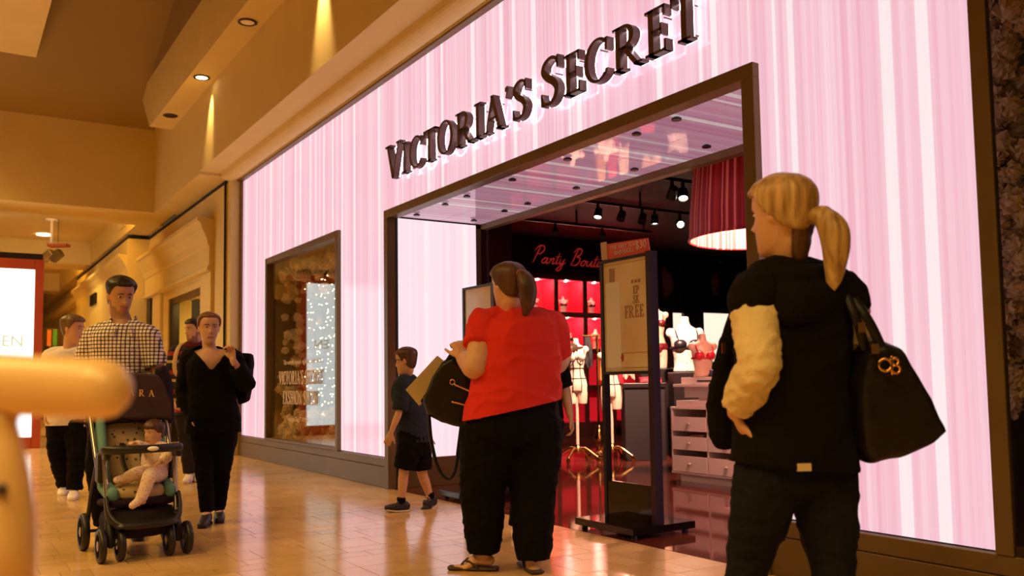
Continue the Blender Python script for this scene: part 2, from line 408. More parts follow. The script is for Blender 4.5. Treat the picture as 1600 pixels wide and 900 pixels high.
# far corridor floor surface
struct(build(MB().box(-42, -20.9, -9, 3.66, -.004, 0), 'floor_corridor', M['tile']))

# ================================================================== STOREFRONT
FY = 3.66
wf = struct(put('wall_storefront', None)); wf.location = (0, 0, 0)
def panel(x0, x1, z0, z1, mt='pinkX'):
    g = .006; build(MB().box(x0+g, x1-g, FY, FY+.035, z0+g, z1-g), 'panel', M[mt], wf)
XS = [-13.04, -11.83, -9.2, -7.92, -6.93, -4.25, -3.24, -2.03]
ZT = 4.04
panel(XS[0], XS[1], .29, ZT); panel(XS[1], XS[2], 2.72, ZT); panel(XS[2], XS[3], .29, ZT)
panel(XS[3], XS[4], 2.70, ZT); panel(XS[4], XS[5], 2.70, ZT); panel(XS[5], XS[6], 2.70, ZT); panel(XS[6], XS[7], .29, ZT)
bk = MB()
for a, b_, c, d in ((-13.08, -11.83, 0, 4.2), (-11.83, -9.2, 2.72, 4.2), (-11.83, -9.2, 0, .28), (-9.2, -7.86, 0, 4.2), (-7.86, -3.26, 2.68, 4.2), (-3.26, -2.15, 0, 4.2), (-1.99, 2, 3.2, 4.2), (-1.99, 2, 0, .28)):
    bk.box(a, b_, FY+.037, FY+.10, c, d)
build(bk, 'backing', M['black'], wf)
# bronze frames
t1 = struct(put('trim_1', None))
def frame(nm, *bx):
    mb = MB(); mb.box(*bx); return bevel(build(mb, nm, M['bronze'], t1), .004)
frame('base', -13.12, -7.86, FY-.03, FY+.03, .0, .20); frame('base_cap', -13.12, -7.86, FY-.022, FY+.03, .203, .285)
frame('base', -3.24, 1.5, FY-.03, FY+.03, 0, .20); frame('base_cap', -3.24, 1.5, FY-.022, FY+.03, .203, .285)
frame('edge_post', -13.10, -13.04, FY-.03, FY+.05, .285, 4.05)
frame('edge_post', -2.03, -1.955, FY-.03, FY-.008, .285, 4.05)
frame('head_channel', -13.16, 1.5, FY-.06, FY+.04, 4.04, 4.10)
frame('portal_head', -7.95, -3.20, FY-.05, FY+.06, 2.635, 2.715)
frame('portal_jamb', -7.95, -7.865, FY-.05, FY+.06, 0, 2.635)
frame('portal_jamb', -3.285, -3.20, FY-.05, FY+.06, 0, 2.635)
mo = MB(); pr_ = [(3.58+.0, 4.10)]+[(3.30+.28*math.cos(a)*0+.0, 4.1) for a in ()]
q = [(3.62, 4.08), (3.62, 4.15)]+[(3.50+.10*math.cos(math.radians(a))*1.0-.0, 4.02+.10*math.sin(math.radians(a))) for a in range(0, 181, 20)]+[(3.40, 4.15)]
mo.prism([(3.60, 4.06), (3.60, 4.14), (3.36, 4.14), (3.37, 4.10)]+[(3.485-.115*math.cos(math.radians(a)), 4.10-.055*math.sin(math.radians(a))) for a in range(10, 171, 20)], lambda u, v, d: V((d, u, v)), -13.16, 1.5)
struct(build(mo, 'trim_2', M['cream'], smooth=False))

# recess: jamb lightbox, soffit of glass panels with stud fixings
rc_ = struct(put('wall_recess', None))
build(MB().box(-7.90, -7.84, 3.722, 4.60, .285, 2.635), 'panel', M['pinkY'], rc_)
bevel(build(MB().box(-7.90, -7.835, 3.722, 4.60, 0, .283), 'base', M['bronze'], rc_), .004)
build(MB().box(-3.28, -3.22, 3.722, 4.60, 0, 2.635), 'panel', M['pinkY'], rc_)
cs = struct(put('ceiling_recess', None))
for a, b_ in ((-7.84, -6.93), (-6.93, -4.25), (-4.25, -3.28)):
    for c, d in ((3.722, 4.19), (4.19, 4.66)):
        build(MB().box(a+.003, b_-.003, c+.003, d-.003, 2.65, 2.68), 'panel', M['pinkS'], cs)
stud = MB().lathe([(.032, 0), (.032, .012), (.022, .016), (.018, .02)], n=14).mesh('stud', M['dkframe'], smooth=False)
for y in (3.81, 4.45):
    for x in (-7.62, -7.04, -6.64, -5.9, -5.15, -4.38, -4.0, -3.42):
        put('stud', stud, cs, V((x, y, 2.630)))
bevel(build(MB().box(-7.84, -3.28, 4.66, 4.74, 2.595, 2.69), 'inner_beam', M['bronze'], cs), .004)
# door pocket on the left of the recess
dp = struct(put('wall_pocket', None))
build(MB().box(-7.93, -7.84, 4.60, 4.66, 0, 2.6), 'post', M['bronze'], dp)
build(MB().box(-7.93, -7.85, 4.665, 5.05, 0, 3.62), 'pocket_panel', M['maroon'], dp)
build(MB().box(-7.85, -7.838, 4.735, 4.755, 0, 2.64), 'edge_strip', M['steel'], dp)

# ================================================================== SIGN LETTERS
M['letter'] = mat('dark bronze letter', (.10, .055, .045), .35, .5)
M['halo'] = mat('halo led', (1, 1, 1), .5, emit=(1, .86, .95), es=9)
sg = thing('sign_lettering', "dark bronze halo-lit letters reading VICTORIA'S SECRET on pink wall", 'sign', (-5.7, FY, 2.97))
txt = "VICTORIA'S SECRET"
LW, total = word_polys(txt, .285, .075, 1.17, (0, 11))
x0, x1 = -7.755, -3.50; sx = (x1-x0)/total
for ch, P in LW:
    if not P: continue
    fn = lambda u, v, d: V((x0+u*sx, FY-d, 2.965+v))
    mb = MB(); hb = MB()
    for pl in P:
        mb.prism(pl, fn, .115, .055)
        cx = sum(p_[0] for p_ in pl)/len(pl); cy = sum(p_[1] for p_ in pl)/len(pl)
        hb.prism([(cx+(p_[0]-cx)*.9, cy+(p_[1]-cy)*.9) for p_ in pl], fn, .054, .046)
    lo = build(mb, 'letter', M['letter'], sg)
    build(hb, 'halo_light', M['halo'], lo)
    us = [p_ for pl in P for p_ in pl]; mx = sum(p_[0] for p_ in us)/len(us)
    for v_ in (.05, .23):
        c = fn(mx, v_, 0); build(MB().tube([c, c+V((0, -.06, 0))], [.005, .005], n=6, sub=1, cap='flat'), 'pin', M['letter'], lo)

# ================================================================== DISPLAY WINDOWS
def pom_mesh(name, mt, seed, r=1.0):
    mb = MB(); rr = random.Random(seed)
    for i in range(26):
        z = 1-2*(i+.5)/26; a = i*2.39996; q = math.sqrt(1-z*z); d = V((q*math.cos(a), q*math.sin(a), z))
        s_ = d.orthogonal().normalized(); t_ = d.cross(s_); ln = r*rr.uniform(.85, 1.15)
        w_ = .34*r; b0 = d*ln*.35
        mb.add([b0, d*ln*.75+s_*w_+t_*w_*.3, d*ln*1.02+t_*w_*.7, d*ln*.95-t_*w_*.6, d*ln*.75-s_*w_], [(0, 1, 2, 4), (0, 4, 3, 1), (1, 2, 4), (1, 4, 3)])
    mb.ell((0, 0, 0), (.72*r,)*3, 8, 5)
    return mb.mesh(name, mt)
M['paper'] = noisy('cream paper flowers', (.78, .66, .44), (.85, .74, .52), 20, .8)
M['paper2'] = noisy('tan paper flowers', (.30, .19, .08), (.42, .28, .13), 20, .8)
poms = [pom_mesh('pom', M['paper'], s_) for s_ in (1, 2, 3)]; poms2 = [pom_mesh('pom', M['paper2'], s_) for s_ in (4, 5)]
def add_poms(parent, spots, meshes):
    for (p_, r_) in spots:
        o = put('pom_flower', rnd.choice(meshes), parent, V(p_)-worldloc(parent)); o.scale = (r_, r_, r_)
        o.rotation_euler = (rnd.uniform(0, 6), rnd.uniform(0, 6), rnd.uniform(0, 6))
# left window
w1 = struct(put('window_1', None)); w1.location = (-10.5, FY, .28)
fx0, fx1, fz0, fz1 = -11.83, -9.2, .285, 2.72
mb = MB()
for bx in ((fx0, fx0+.075, FY-.04, FY+.06, fz0, fz1), (fx1-.075, fx1, FY-.04, FY+.06, fz0, fz1), (fx0+.075, fx1-.075, FY-.04, FY+.06, fz1-.08, fz1), (fx0+.075, fx1-.075, FY-.04, FY+.06, fz0, fz0+.03)):
    bevel(build(MB().box(*bx), 'window_frame', M['bronze'], w1), .004)
build(MB().box(fx0+.07, fx1-.07, FY+.01, FY+.02, fz0+.02, fz1-.07), 'window_pane', M['glass'], w1)
M['winback'] = noisy('brown display backing', (.17, .10, .035), (.24, .145, .05), 3, .45)
cv = MB()
cv.box(fx0, fx1, FY+.75, FY+.80, fz0, fz1); cv.box(fx0, fx0+.03, FY+.1, FY+.75, fz0, fz1); cv.box(fx1-.03, fx1, FY+.1, FY+.75, fz0, fz1)
cv.box(fx0, fx1, FY+.1, FY+.75, fz0-.03, fz0); cv.box(fx0, fx1, FY+.1, FY+.75, fz1, fz1+.03)
build(cv, 'display_box', M['winback'], w1)
g1 = thing('flower_garland', 'cream paper flower garland bordering the window with the fashion show lettering', 'garland', (-10.5, FY+.3, .3))
sp = []
for i in range(120):   # bed along the bottom
    x = rnd.uniform(fx0+.08, fx1-.08); sp.append(((x, FY+rnd.uniform(.12, .5), .33+rnd.uniform(0, .30)*(1 if rnd.random() < .8 else 1.15)), rnd.uniform(.055, .09)))
for i in range(100):    # left column
    z = rnd.uniform(.55, 2.6); sp.append(((fx0+.10+abs(rnd.gauss(0, .20)), FY+rnd.uniform(.15, .55), z), rnd.uniform(.04, .085)))
for i in range(75):    # swag along the top
    x = rnd.uniform(fx0+.1, fx1-.1); sp.append(((x, FY+rnd.uniform(.15, .5), fz1-.12-abs(rnd.gauss(0, .14))), rnd.uniform(.05, .09)))
add_poms(g1, sp[:295], poms+poms2[:1])
# fairy lights
fa = MB(); rr = random.Random(3)
for i in range(9):
    xx = fx0+.75+i*.13
    for j in range(17):
        z = 2.35-j*.105+rr.uniform(-.03, .03); fa.ell((xx+rr.uniform(-.03, .03), FY+.24+rr.uniform(0, .2), z), (.007, .007, .007), 6, 4)
tag(build(fa, 'fairy_lights', mat('fairy light', (1, .9, .6), .5, emit=(1, .75, .4), es=10), None, (-10.6, FY+.3, 1.4)), 'tiny warm fairy lights hanging in the display window', 'lights', kind='stuff')
# decal lettering on the window
M['decal'] = mat('gold window lettering', (.90, .74, .50), .5)
mb = MB(); S_ = 2.63/2.63
text_mb(mb, "VICTORIA'S SECRET", .165, (-10.55, FY+.006, 1.02), (1, 0, 0), (0, 0, 1), .003, 'C', sx=.78)
text_mb(mb, "FASHION SHOW", .165, (-10.55, FY+.006, .77), (1, 0, 0), (0, 0, 1), .003, 'C', sx=.78)
font_mb(mb, "The world's sexiest night on television", .085, (-10.50, FY+.006, 1.27), (1, 0, 0), (0, 0, 1), .003, 'CENTER')
font_mb(mb, "Tuesday Dec 7  10/9c", .085, (-10.65, FY+.006, .56), (1, 0, 0), (0, 0, 1), .003, 'CENTER')
build(mb, 'window_lettering', M['decal'], w1)
# right window
w2 = struct(put('window_2', None)); w2.location = (-1, FY, .28)
for bx in ((-1.955, -1.948, FY-.02, FY-.01, .285, 3.2), (-1.948, 1.4, FY-.02, FY+.06, 3.1, 3.2), (-1.948, 1.4, FY-.02, FY+.06, .287, .33)):
    build(MB().box(*bx), 'window_frame', M['dkframe'], w2)
build(MB().box(-2.02, 1.4, FY+.036, FY+.042, .33, 3.1), 'window_pane', M['glass'], w2)
cv = MB(); cv.box(-2.75, 1.5, FY+.72, FY+.77, .2, 3.25); cv.box(-2.75, -2.7, FY+.11, FY+.72, .2, 3.25); cv.box(1.4, 1.45, FY+.1, FY+.72, .2, 3.25); cv.box(-2.7, 1.4, FY+.11, FY+.72, .2, .28); cv.box(-2.7, 1.4, FY+.11, FY+.72, 3.2, 3.25)
build(cv, 'display_box', mat('brown void', (.03, .014, .008), .6), w2)
g2 = thing('flower_garland', 'tan paper pom garland hanging in the window beside the bronze post', 'garland', (-1.9, FY+.25, .3))
sp = []; xg = onY(1570, 300, FY+.30).x
for i in range(95):
    z = .9+i*.0235+rnd.uniform(-.02, .02); sp.append(((xg-.06+.14*rnd.random()+.02*math.sin(z*5), FY+rnd.uniform(.20, .38), z), rnd.uniform(.045, .075)))
for i in range(70): sp.append(((xg+.08+.3*rnd.random(), FY+rnd.uniform(.18, .5), rnd.uniform(.9, 3.05)), rnd.uniform(.05, .085)))
add_poms(g2, sp, poms2)

# ================================================================== WALLS AND CEILING OF THE MALL
wu = struct(build(MB().box(-16.5, 2, 3.05, 3.9, 4.14, 6.3), 'wall_upper', M['cream']))
bm_ = MB(); bm_.prism([(-15.95, 6.06), (-15.1, 5.25), (2, 5.25), (2, 6.06)], lambda u, v, d: V((u, d, v)), 2.71, 3.05)
beam = struct(build(bm_, 'ceiling_beam', M['cream']))
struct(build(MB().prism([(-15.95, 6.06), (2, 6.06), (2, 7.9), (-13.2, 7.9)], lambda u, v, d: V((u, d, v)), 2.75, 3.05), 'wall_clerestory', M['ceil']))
hp = MB()
hp.add([(-16.55, -8, 5.56), (-16.55, 3.06, 5.56), (-12.0, 3.06, 7.4), (-12.0, -8, 7.4), (3, 3.06, 7.4), (3, -8, 7.4)], [(0, 1, 2, 3), (3, 2, 4, 5)])
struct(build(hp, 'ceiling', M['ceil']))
bm2 = MB(); bm2.prism([(-15.0, 6.06), (2, 6.06), (2, 6.9), (-14.2, 6.9)], lambda u, v, d: V((u, d, v)), -2.2, 1.05)
struct(build(bm2, 'ceiling_beam', M['cream']))
bh = struct(build(MB().box(-17.95, -16.5, -8, 3.4, 4.1, 5.9), 'wall_bulkhead', M['cream']))
# coffered corridor beyond
cc = MB(); cc.box(-24.4, -17.95, -8, 3.05, 4.66, 4.75); cc.box(-31.5, -25.6, -8, 3.05, 4.66, 4.75); cc.box(-40, -32.7, -8, 3.05, 4.66, 4.75)
struct(build(cc, 'ceiling_corridor', M['cream']))
for a in (-25.6, -32.7): struct(build(MB().box(a, a+1.2, -8, 3.05, 4.1, 4.9), 'ceiling_beam', M['cream']))
fs = struct(build(MB().box(-40, -17.95, 3.02, 3.5, 4.12, 4.9), 'wall_fascia', M['cream']))
vent = MB().box(-.45, .45, -.012, .012, -.14, .14)
for k_ in range(5): vent.box(-.42, .42, -.018, -.012, -.12+k_*.052, -.10+k_*.052)
vm = vent.mesh('air_vent', M['cream'])
for x in (-19.6, -26.6, -33): struct(put('trim_vent', vm, fs, V((x, 3.005, 4.42))))
struct(build(MB().box(-40.2, -40, -8, 3.6, 0, 5), 'wall_end', M['cream']))
struct(build(MB().box(-40, -17.95, -8.2, -8, 0, 5), 'wall_left', M['cream']))
# ledge over the neighbouring shops
struct(build(MB().box(-16.5, -13.16, 3.05, 3.9, 4.10, 4.14), 'trim_ledge', M['cream']))
# neighbouring shop 1
s1 = struct(put('wall_neighbour', None))
c1 = M['cream']
build(MB().box(-14.75, -13.31, 3.48, 3.9, 0, 4.06), 'pier', c1, s1)
build(MB().box(-17.3, -14.75, 3.48, 3.9, 2.63, 4.06), 'lintel', c1, s1)
build(MB().box(-19.25, -17.3, 3.48, 3.9, 0, 4.06), 'pier', c1, s1)
build(MB().box(-19.3, -13.3, 3.474, 3.9, 4.035, 4.085), 'shadow_gap', M['black'], s1)
build(MB().box(-13.335, -13.305, 3.46, 3.485, 0, 4.08), 'shadow_gap', M['black'], s1)
build(MB().box(-13.30, -13.105, 3.50, 3.80, 0, 4.06), 'corner_post', c1, s1)
cor = MB(); pf = [(3.48, 3.60), (3.22, 3.62), (3.22, 3.56), (3.26, 3.54), (3.29, 3.44), (3.36, 3.30), (3.38, 3.20), (3.40, 3.18), (3.40, 2.88), (3.37, 2.86), (3.37, 2.80), (3.48, 2.79)]
cor.prism(pf, lambda u, v, d: V((d, u, v)), -19.2, -13.95); build(cor, 'cornice', c1, s1)
for a, b_ in ((-14.6, -13.95), (-18.4, -17.75)):
    bevel(build(MB().box(a, b_, 3.42, 3.48, 0, 2.79), 'pilaster', c1, s1), .008)
    build(MB().box(a-.05, b_+.05, 3.40, 3.50, 0, .25), 'plinth', c1, s1)
d1 = struct(put('door_1', None))
for bx in ((-17.28, -17.0, 3.50, 3.62, 0, 2.63), (-17.0, -14.77, 3.50, 3.58, 2.53, 2.63), (-14.87, -14.77, 3.50, 3.58, 0, 2.53)):
    build(MB().box(*bx), 'door_frame', M['dkframe'] if bx[0] < -17.1 else M['bronze'], d1)
M['inshop'] = M['cream']
build(MB().box(-17.3, -14.7, 4.6, 4.65, 0, 2.9), 'back_panel', M['inshop'], d1)
build(MB().box(-17.3, -14.7, 3.6, 4.6, 2.66, 2.7), 'soffit_panel', M['inshop'], d1)
for k_ in range(6): build(MB().box(-16.7, -14.9, 4.3, 4.6, 1.25+k_*.22, 1.28+k_*.22), 'shelf', M['white'], d1)
area('shop 1 light', (-15.9, 4.15, 2.62), .8, 40)
d2 = struct(put('door_2', None))
build(MB().box(-19.20, -18.82, 3.44, 3.50, 0, 3.18), 'door_leaf', M['dkframe'], d2)
# neighbouring shop 2 (projecting)
s2 = struct(put('wall_shop_beyond', None))
build(MB().box(-19.9, -19.22, 3.08, 3.9, 0, 4.06), 'pier', c1, s2)
build(MB().box(-26.9, -19.9, 3.08, 3.9, 2.45, 4.06), 'lintel', c1, s2)
build(MB().box(-27.6, -26.9, 3.08, 3.9, 0, 4.06), 'pier', c1, s2)
build(MB().box(-27.6, -19.22, 3.074, 3.9, 4.035, 4.085), 'shadow_gap', M['black'], s2)
cor = MB(); cor.prism([(3.08, 3.72), (2.93, 3.74), (2.93, 3.68), (3.0, 3.6), (3.06, 3.5), (3.08, 3.45)], lambda u, v, d: V((d, u, v)), -27.6, -19.4); build(cor, 'cornice', c1, s2)
build(MB().box(-26.9, -19.9, 4.4, 4.45, 0, 2.6), 'back_panel', M['inshop'], s2)
area('shop 2 light', (-23.4, 4.15, 2.55), 1.2, 90, sy=.35)
s3 = struct(put('wall_shops_far', None))
build(MB().box(-40, -27.62, 3.3, 3.9, 2.5, 4.1), 'lintel', c1, s3)
for a in (-40, -36.2, -32.2, -28.4): build(MB().box(a, a+.75, 3.3, 3.9, 0, 2.5), 'pier', c1, s3)
build(MB().box(-40, -27.6, 4.4, 4.45, 0, 2.6), 'back_panel', M['inshop'], s3)
build(MB().box(-40, -27.62, 3.05, 3.3, 3.45, 3.6), 'cornice', c1, s3)
area('shop 3 light', (-31, 4.15, 2.55), 1.2, 90, sy=.35)
lt = thing('shop_lettering', 'row of dark capital letters on the cream shopfront beyond', 'sign', (-23.3, 3.06, 3.0))
L2, tw = word_polys('IIIIIII', .27, .12)
for ch, P in L2:
    mb = MB()
    for pl in P: mb.prism(pl, lambda u, v, d: V((-24.45+u*1.05, 3.075-d, 3.05+v)), .05, 0)
    build(mb, 'letter', M['dkframe'], lt)
# recessed downlights in the beam
for i, (x, mt, lab) in enumerate(((-10.1, 'dim', 'round recessed downlight glowing dim orange in the beam'), (-12.28, 'glow', 'round recessed downlight lit bright white in the beam'), (-14.3, 'black', 'round recessed downlight switched off in the beam'))):
    t_ = thing('downlight', lab, 'light', (x, 2.87, 5.25), 'downlights in the ceiling beam')
    rg = MB().lathe([(.105, -.001), (.112, -.012), (.085, -.016), (.078, -.004)], (x, 2.87, 5.25), 24); build(rg, 'trim_ring', M['dkframe'], t_, smooth=True)
    build(MB().lathe([(.079, -.003), (.076, -.010), (.02, -.013)], (x, 2.87, 5.25), 20), 'lens', M[mt], t_)
spot('downlight beam', (-12.40, 2.92, 5.22), (-12.5, 3.05, 4.75), 130, 44, (1, .66, .30), .9)
spot('beam_downlight_offscreen', (-8.1, 2.93, 5.2), (-8.12, 3.06, 4.6), 220, 46, (1, .66, .30), .9)
# small fixtures on the corridor ceiling
t_ = thing('downlight', 'oval recessed downlight lit white in the corridor ceiling', 'light', onZ(69, 366, 4.655))
p_ = onZ(69, 366, 4.655); build(MB().lathe([(.16, -.005), (.16, -.02), (.12, -.025)], p_, 20), 'lens', M['glow'], t_)
spot('corridor downlight beam', p_-ZA*.04, p_-ZA*3, 420, 130, WARM, .6, .12)
sd = MB(); p_ = V((-9.6, 2.1, 7.4)); p_ = onZ(188, 11, 7.38)
sd.lathe([(.10, .0), (.10, -.03), (.07, -.06), (.01, -.065)], p_, 16)
tag(build(sd, 'smoke_detector', M['cream'], None, p_), 'small round detector on the dark vaulted ceiling', 'detector')
for px, mt_, lb in ((77, (.75, .22, .03), 'narrow orange banner on a pole in the far corridor'), (86, (.10, .42, .05), 'narrow green banner on a pole in the far corridor')):
    pb = at(px, 528, 24.0); tb0 = thing('shop_banner', lb, 'banner', (pb.x, pb.y, 0)); build(MB().tube([V((pb.x, pb.y, 0))+F0*.03, pb+ZA*.24+F0*.03], .012, 8, 1, cap='flat'), 'banner_pole', M['steel'], tb0); build(MB().lathe([(.05, 0), (.05, .02), (.02, .04)], (pb.x, pb.y, 0), 14), 'banner_foot', M['steel'], tb0); build(MB().obox(pb, R0, F0, ZA, .055, .01, .22), 'banner_cloth', mat('banner', mt_, .6), tb0); build(MB().obox(pb+ZA*.235, R0, F0, ZA, .065, .015, .015), 'banner_rod', M['steel'], tb0)
# hanging spotlight box
ph = at(80, 400, 19.0)
hs = thing('hanging_spotlight', 'boxy twin spotlight hanging on a white rod from the corridor ceiling', 'light', ph)
build(MB().tube([ph+V((0, 0, .22)), (ph.x, ph.y, 4.66)], [.028, .028], 8, 1, cap='flat'), 'rod', M['white'], hs)
build(MB().tube([ph+R0*.14+V((0, 0, .2)), V((ph.x, ph.y, 4.66))+R0*.14], [.006, .006], 6, 1, cap='flat'), 'cable', M['dkframe'], hs)
build(MB().lathe([(.12, 0), (.12, -.05)], (ph.x, ph.y, 4.66), 14), 'ceiling_plate', M['white'], hs)
for k_, (a, mt) in enumerate(((-.07, 'steel'), (.11, 'bronze'))):
    c = ph+R0*a; ax = (R0*.8-F0*.3+V((0, 0, .5))).normalized()
    bevel(build(MB().obox(c, ax, F0, ax.cross(F0), .15, .10, .075), 'lamp_box', M[mt], hs), .01)
build(MB().obox(ph+R0*.16+V((0, 0, .22)), R0, F0, V((0, 0, 1)), .20, .10, .03), 'mount_plate', mat('red mount', (.35, .06, .03), .5), hs)

# ================================================================== KIOSK
kx = -17.1
kk = thing('advertising_kiosk', 'large lit white advertising screen in a red frame by the aisle', 'kiosk', (kx, .2, 0))
M['kred'] = noisy('red lacquer', (.34, .055, .02), (.40, .07, .025), 2, .35)
ky1 = onX(66, 550, kx).y; kyi = onX(52, 550, kx).y; ky0 = -2.4
zt = onX(50, 405, kx).z; zs1 = onX(50, 421, kx).z; zs0 = onX(50, 683, kx).z
for bx in ((kx-.25, kx, kyi, ky1, 0, zt), (kx-.25, kx, ky0, ky0+.18, 0, zt), (kx-.25, kx, ky0+.18, kyi, zs1, zt), (kx-.25, kx, ky0+.18, kyi, 0, zs0)):
    bevel(build(MB().box(*bx), 'casing', M['kred'], kk), .01)
build(MB().box(kx-.27, kx-.02, ky0-.03, ky1-.02, zt, zt+.1), 'top_cap', M['dkframe'], kk)
sc_ = build(MB().box(kx-.2, kx-.02, ky0+.18, kyi, zs0, zs1), 'screen', mat('kiosk screen', (0, 0, 0), .3, emit=(.95, 1., .95), es=1.9), kk)
mb = MB(); font_mb(mb, 'EN', .26, (kx-.02, onX(37, 541, kx).y, onX(20, 541, kx).z), (0, 1, 0), (0, 0, 1), .006, 'RIGHT')
build(mb, 'screen_lettering', mat('pale gold letters', (0, 0, 0), .5, emit=(.80, .75, .36), es=.9), sc_)
# ================================================================== STORE INTERIOR
SXW = -13.45
struct(build(MB().box(SXW-.1, SXW, 3.8, 15.9, 0, 3.7), 'wall_shop_left', M['store']))
struct(build(MB().box(SXW, 3, 15.8, 15.9, 0, 3.7), 'wall_shop_back', M['store']))
struct(build(MB().box(2.9, 3, 4.5, 15.8, 0, 3.7), 'wall_shop_right', M['store']))
struct(build(MB().box(SXW-.1, 3, 4.76, 15.9, 3.62, 3.72), 'ceiling_shop', noisy('dark shop ceiling', (.045, .022, .012), (.055, .028, .014), 2, .7)))
struct(build(MB().box(-13.4, -7.93, 4.76, 4.84, 0, 3.62), 'wall_shop_front', M['store']))
struct(build(MB().box(-7.93, 3, 4.76, 4.84, 2.72, 3.62), 'wall_shop_header', M['store']))
struct(build(MB().box(-3.2, 3, 4.76, 4.84, 0, 2.72), 'wall_shop_front', M['store']))
RED = (1.0, .20, .16); PINKL = (1.0, .50, .36)
# --- cubby cabinet on the left wall
M['wood'] = noisy('dark cherry wood', (.030, .007, .005), (.048, .011, .008), 5, .35, stretch=(1, 1, .2))
M['redback'] = mat('red lacquer back', (.72, .015, .05), .5)
cb = thing('display_cabinet', 'tall dark wood cabinet of red lit cubbies below the script sign', 'cabinet', (-13.2, 10, 0))
cols = [(8.07, 8.63), (8.71, 9.27), (9.35, 9.92), (10.01, 10.57), (10.65, 11.21)]
rowz = [(2.26, 2.85), (1.59, 2.17), (.92, 1.50), (.25, .83)]
ys = [cols[0][0]-.08]+[c for cl in cols for c in cl]+[cols[-1][1]+.08]
for i in range(0, len(ys), 2): build(MB().box(-13.41, -13.0, ys[i], ys[i+1], 0, 2.95), 'divider', M['wood'], cb)
zs_ = [0, .25, .83, .92, 1.50, 1.59, 2.17, 2.26, 2.85, 2.95]
for i in range(0, len(zs_), 2):
    for c in cols: build(MB().box(-13.41, -13.005, c[0], c[1], zs_[i], zs_[i+1]), 'shelf', M['wood'], cb)
for ci, c in enumerate(cols):
    for ri, r in enumerate(rowz):
        lb = MB().box(-13.43, -13.40, c[0], c[1], r[0], r[1]); lb.box(-13.40, -13.03, c[0], c[0]+.004, r[0], r[1]); lb.box(-13.40, -13.03, c[1]-.004, c[1], r[0], r[1]); lb.box(-13.40, -13.03, c[0]+.004, c[1]-.004, r[0], r[0]+.004); lb.box(-13.40, -13.03, c[0]+.004, c[1]-.004, r[1]-.004, r[1])
        build(lb, 'cubby_lining', M['redback'], cb)
        if ri < 2 and ci > 0:
            build(MB().lathe([(.03, 0), (.028, -.012), (.01, -.014)], (-13.16, (c[0]+c[1])/2, r[1]-.001), 10), 'cubby_light', M['glow'], cb)
            point('cubby lamp', (-13.13, (c[0]+c[1])/2, r[1]-.05), 11, (1, .55, .42), .02)
# script sign board
sb_ = thing('script_sign', 'red cursive lettering reading Panty Boutique above the cubbies', 'sign', (-13.05, 9.7, 3.2))
build(MB().box(SXW+.005, -13.02, 7.95, 11.4, 2.96, 3.60), 'sign_board', M['maroon'], sb_)
GL = {'P': ([[(0, 0), (.15, .9), (.25, 1.5)], [(-.15, 1.1), (.1, 1.5), (.5, 1.55), (.68, 1.2), (.45, .85), (.15, .8)]], .72),
 'a': ([[(.5, .45), (.3, .5), (.1, .3), (.1, .1), (.25, 0), (.45, .2), (.52, .5), (.5, .1), (.62, 0), (.75, .15)]], .72),
 'n': ([[(0, .4), (.1, .45), (.08, 0)], [(.08, .2), (.3, .5), (.4, .4), (.38, .05), (.5, 0), (.65, .15)]], .62),
 't': ([[(.15, 1.0), (.08, .2), (.15, 0), (.35, .15)], [(-.1, .65), (.4, .7)]], .36),
 'y': ([[(0, .5), (.05, .1), (.2, .02), (.4, .45)], [(.42, .5), (.3, -.4), (.05, -.6), (-.05, -.4), (.3, -.05), (.6, .15)]], .7),
 'B': ([[(0, 0), (.15, .9), (.25, 1.5)], [(-.1, 1.15), (.2, 1.55), (.6, 1.45), (.6, 1.0), (.3, .8), (.65, .7), (.7, .3), (.45, 0), (.1, .02)]], .85),
 'o': ([[(.3, .5), (.1, .35), (.1, .08), (.3, 0), (.48, .2), (.42, .45), (.3, .5), (.55, .42), (.7, .4)]], .62),
 'u': ([[(0, .5), (.05, .1), (.2, 0), (.42, .3), (.48, .5), (.45, .1), (.58, 0), (.72, .15)]], .68),
 'i': ([[(.05, .5), (.03, .1), (.12, 0), (.28, .15)], [(.1, .72), (.12, .76)]], .28),
 'q': ([[(.48, .45), (.28, .5), (.1, .3), (.12, .05), (.28, 0), (.45, .25), (.5, .5), (.4, -.6), (.55, -.4), (.75, .1)]], .72),
 'e': ([[(.08, .25), (.35, .3), (.38, .48), (.2, .5), (.05, .25), (.18, 0), (.4, .08), (.55, .2)]], .5), ' ': ([], .45)}
M['scr'] = mat('red script', (.5, .03, .03), .4, emit=(.75, .04, .03), es=.32)
xx = 0; ks = .205
for ch in 'Panty Boutique':
    P, adv = GL[ch]
    if P:
        mb = MB()
        for pl in P:
            pts = [V((-13.0, 8.80+(xx+a+b_*.38)*ks*1.12, 3.13+b_*ks)) for a, b_ in pl]
            mb.tube(pts, [.005]+[.010]*(len(pts)-2)+[.005], 6, 4)
        build(mb, 'letter', M['scr'], sb_, smooth=True)
    xx += adv+.02

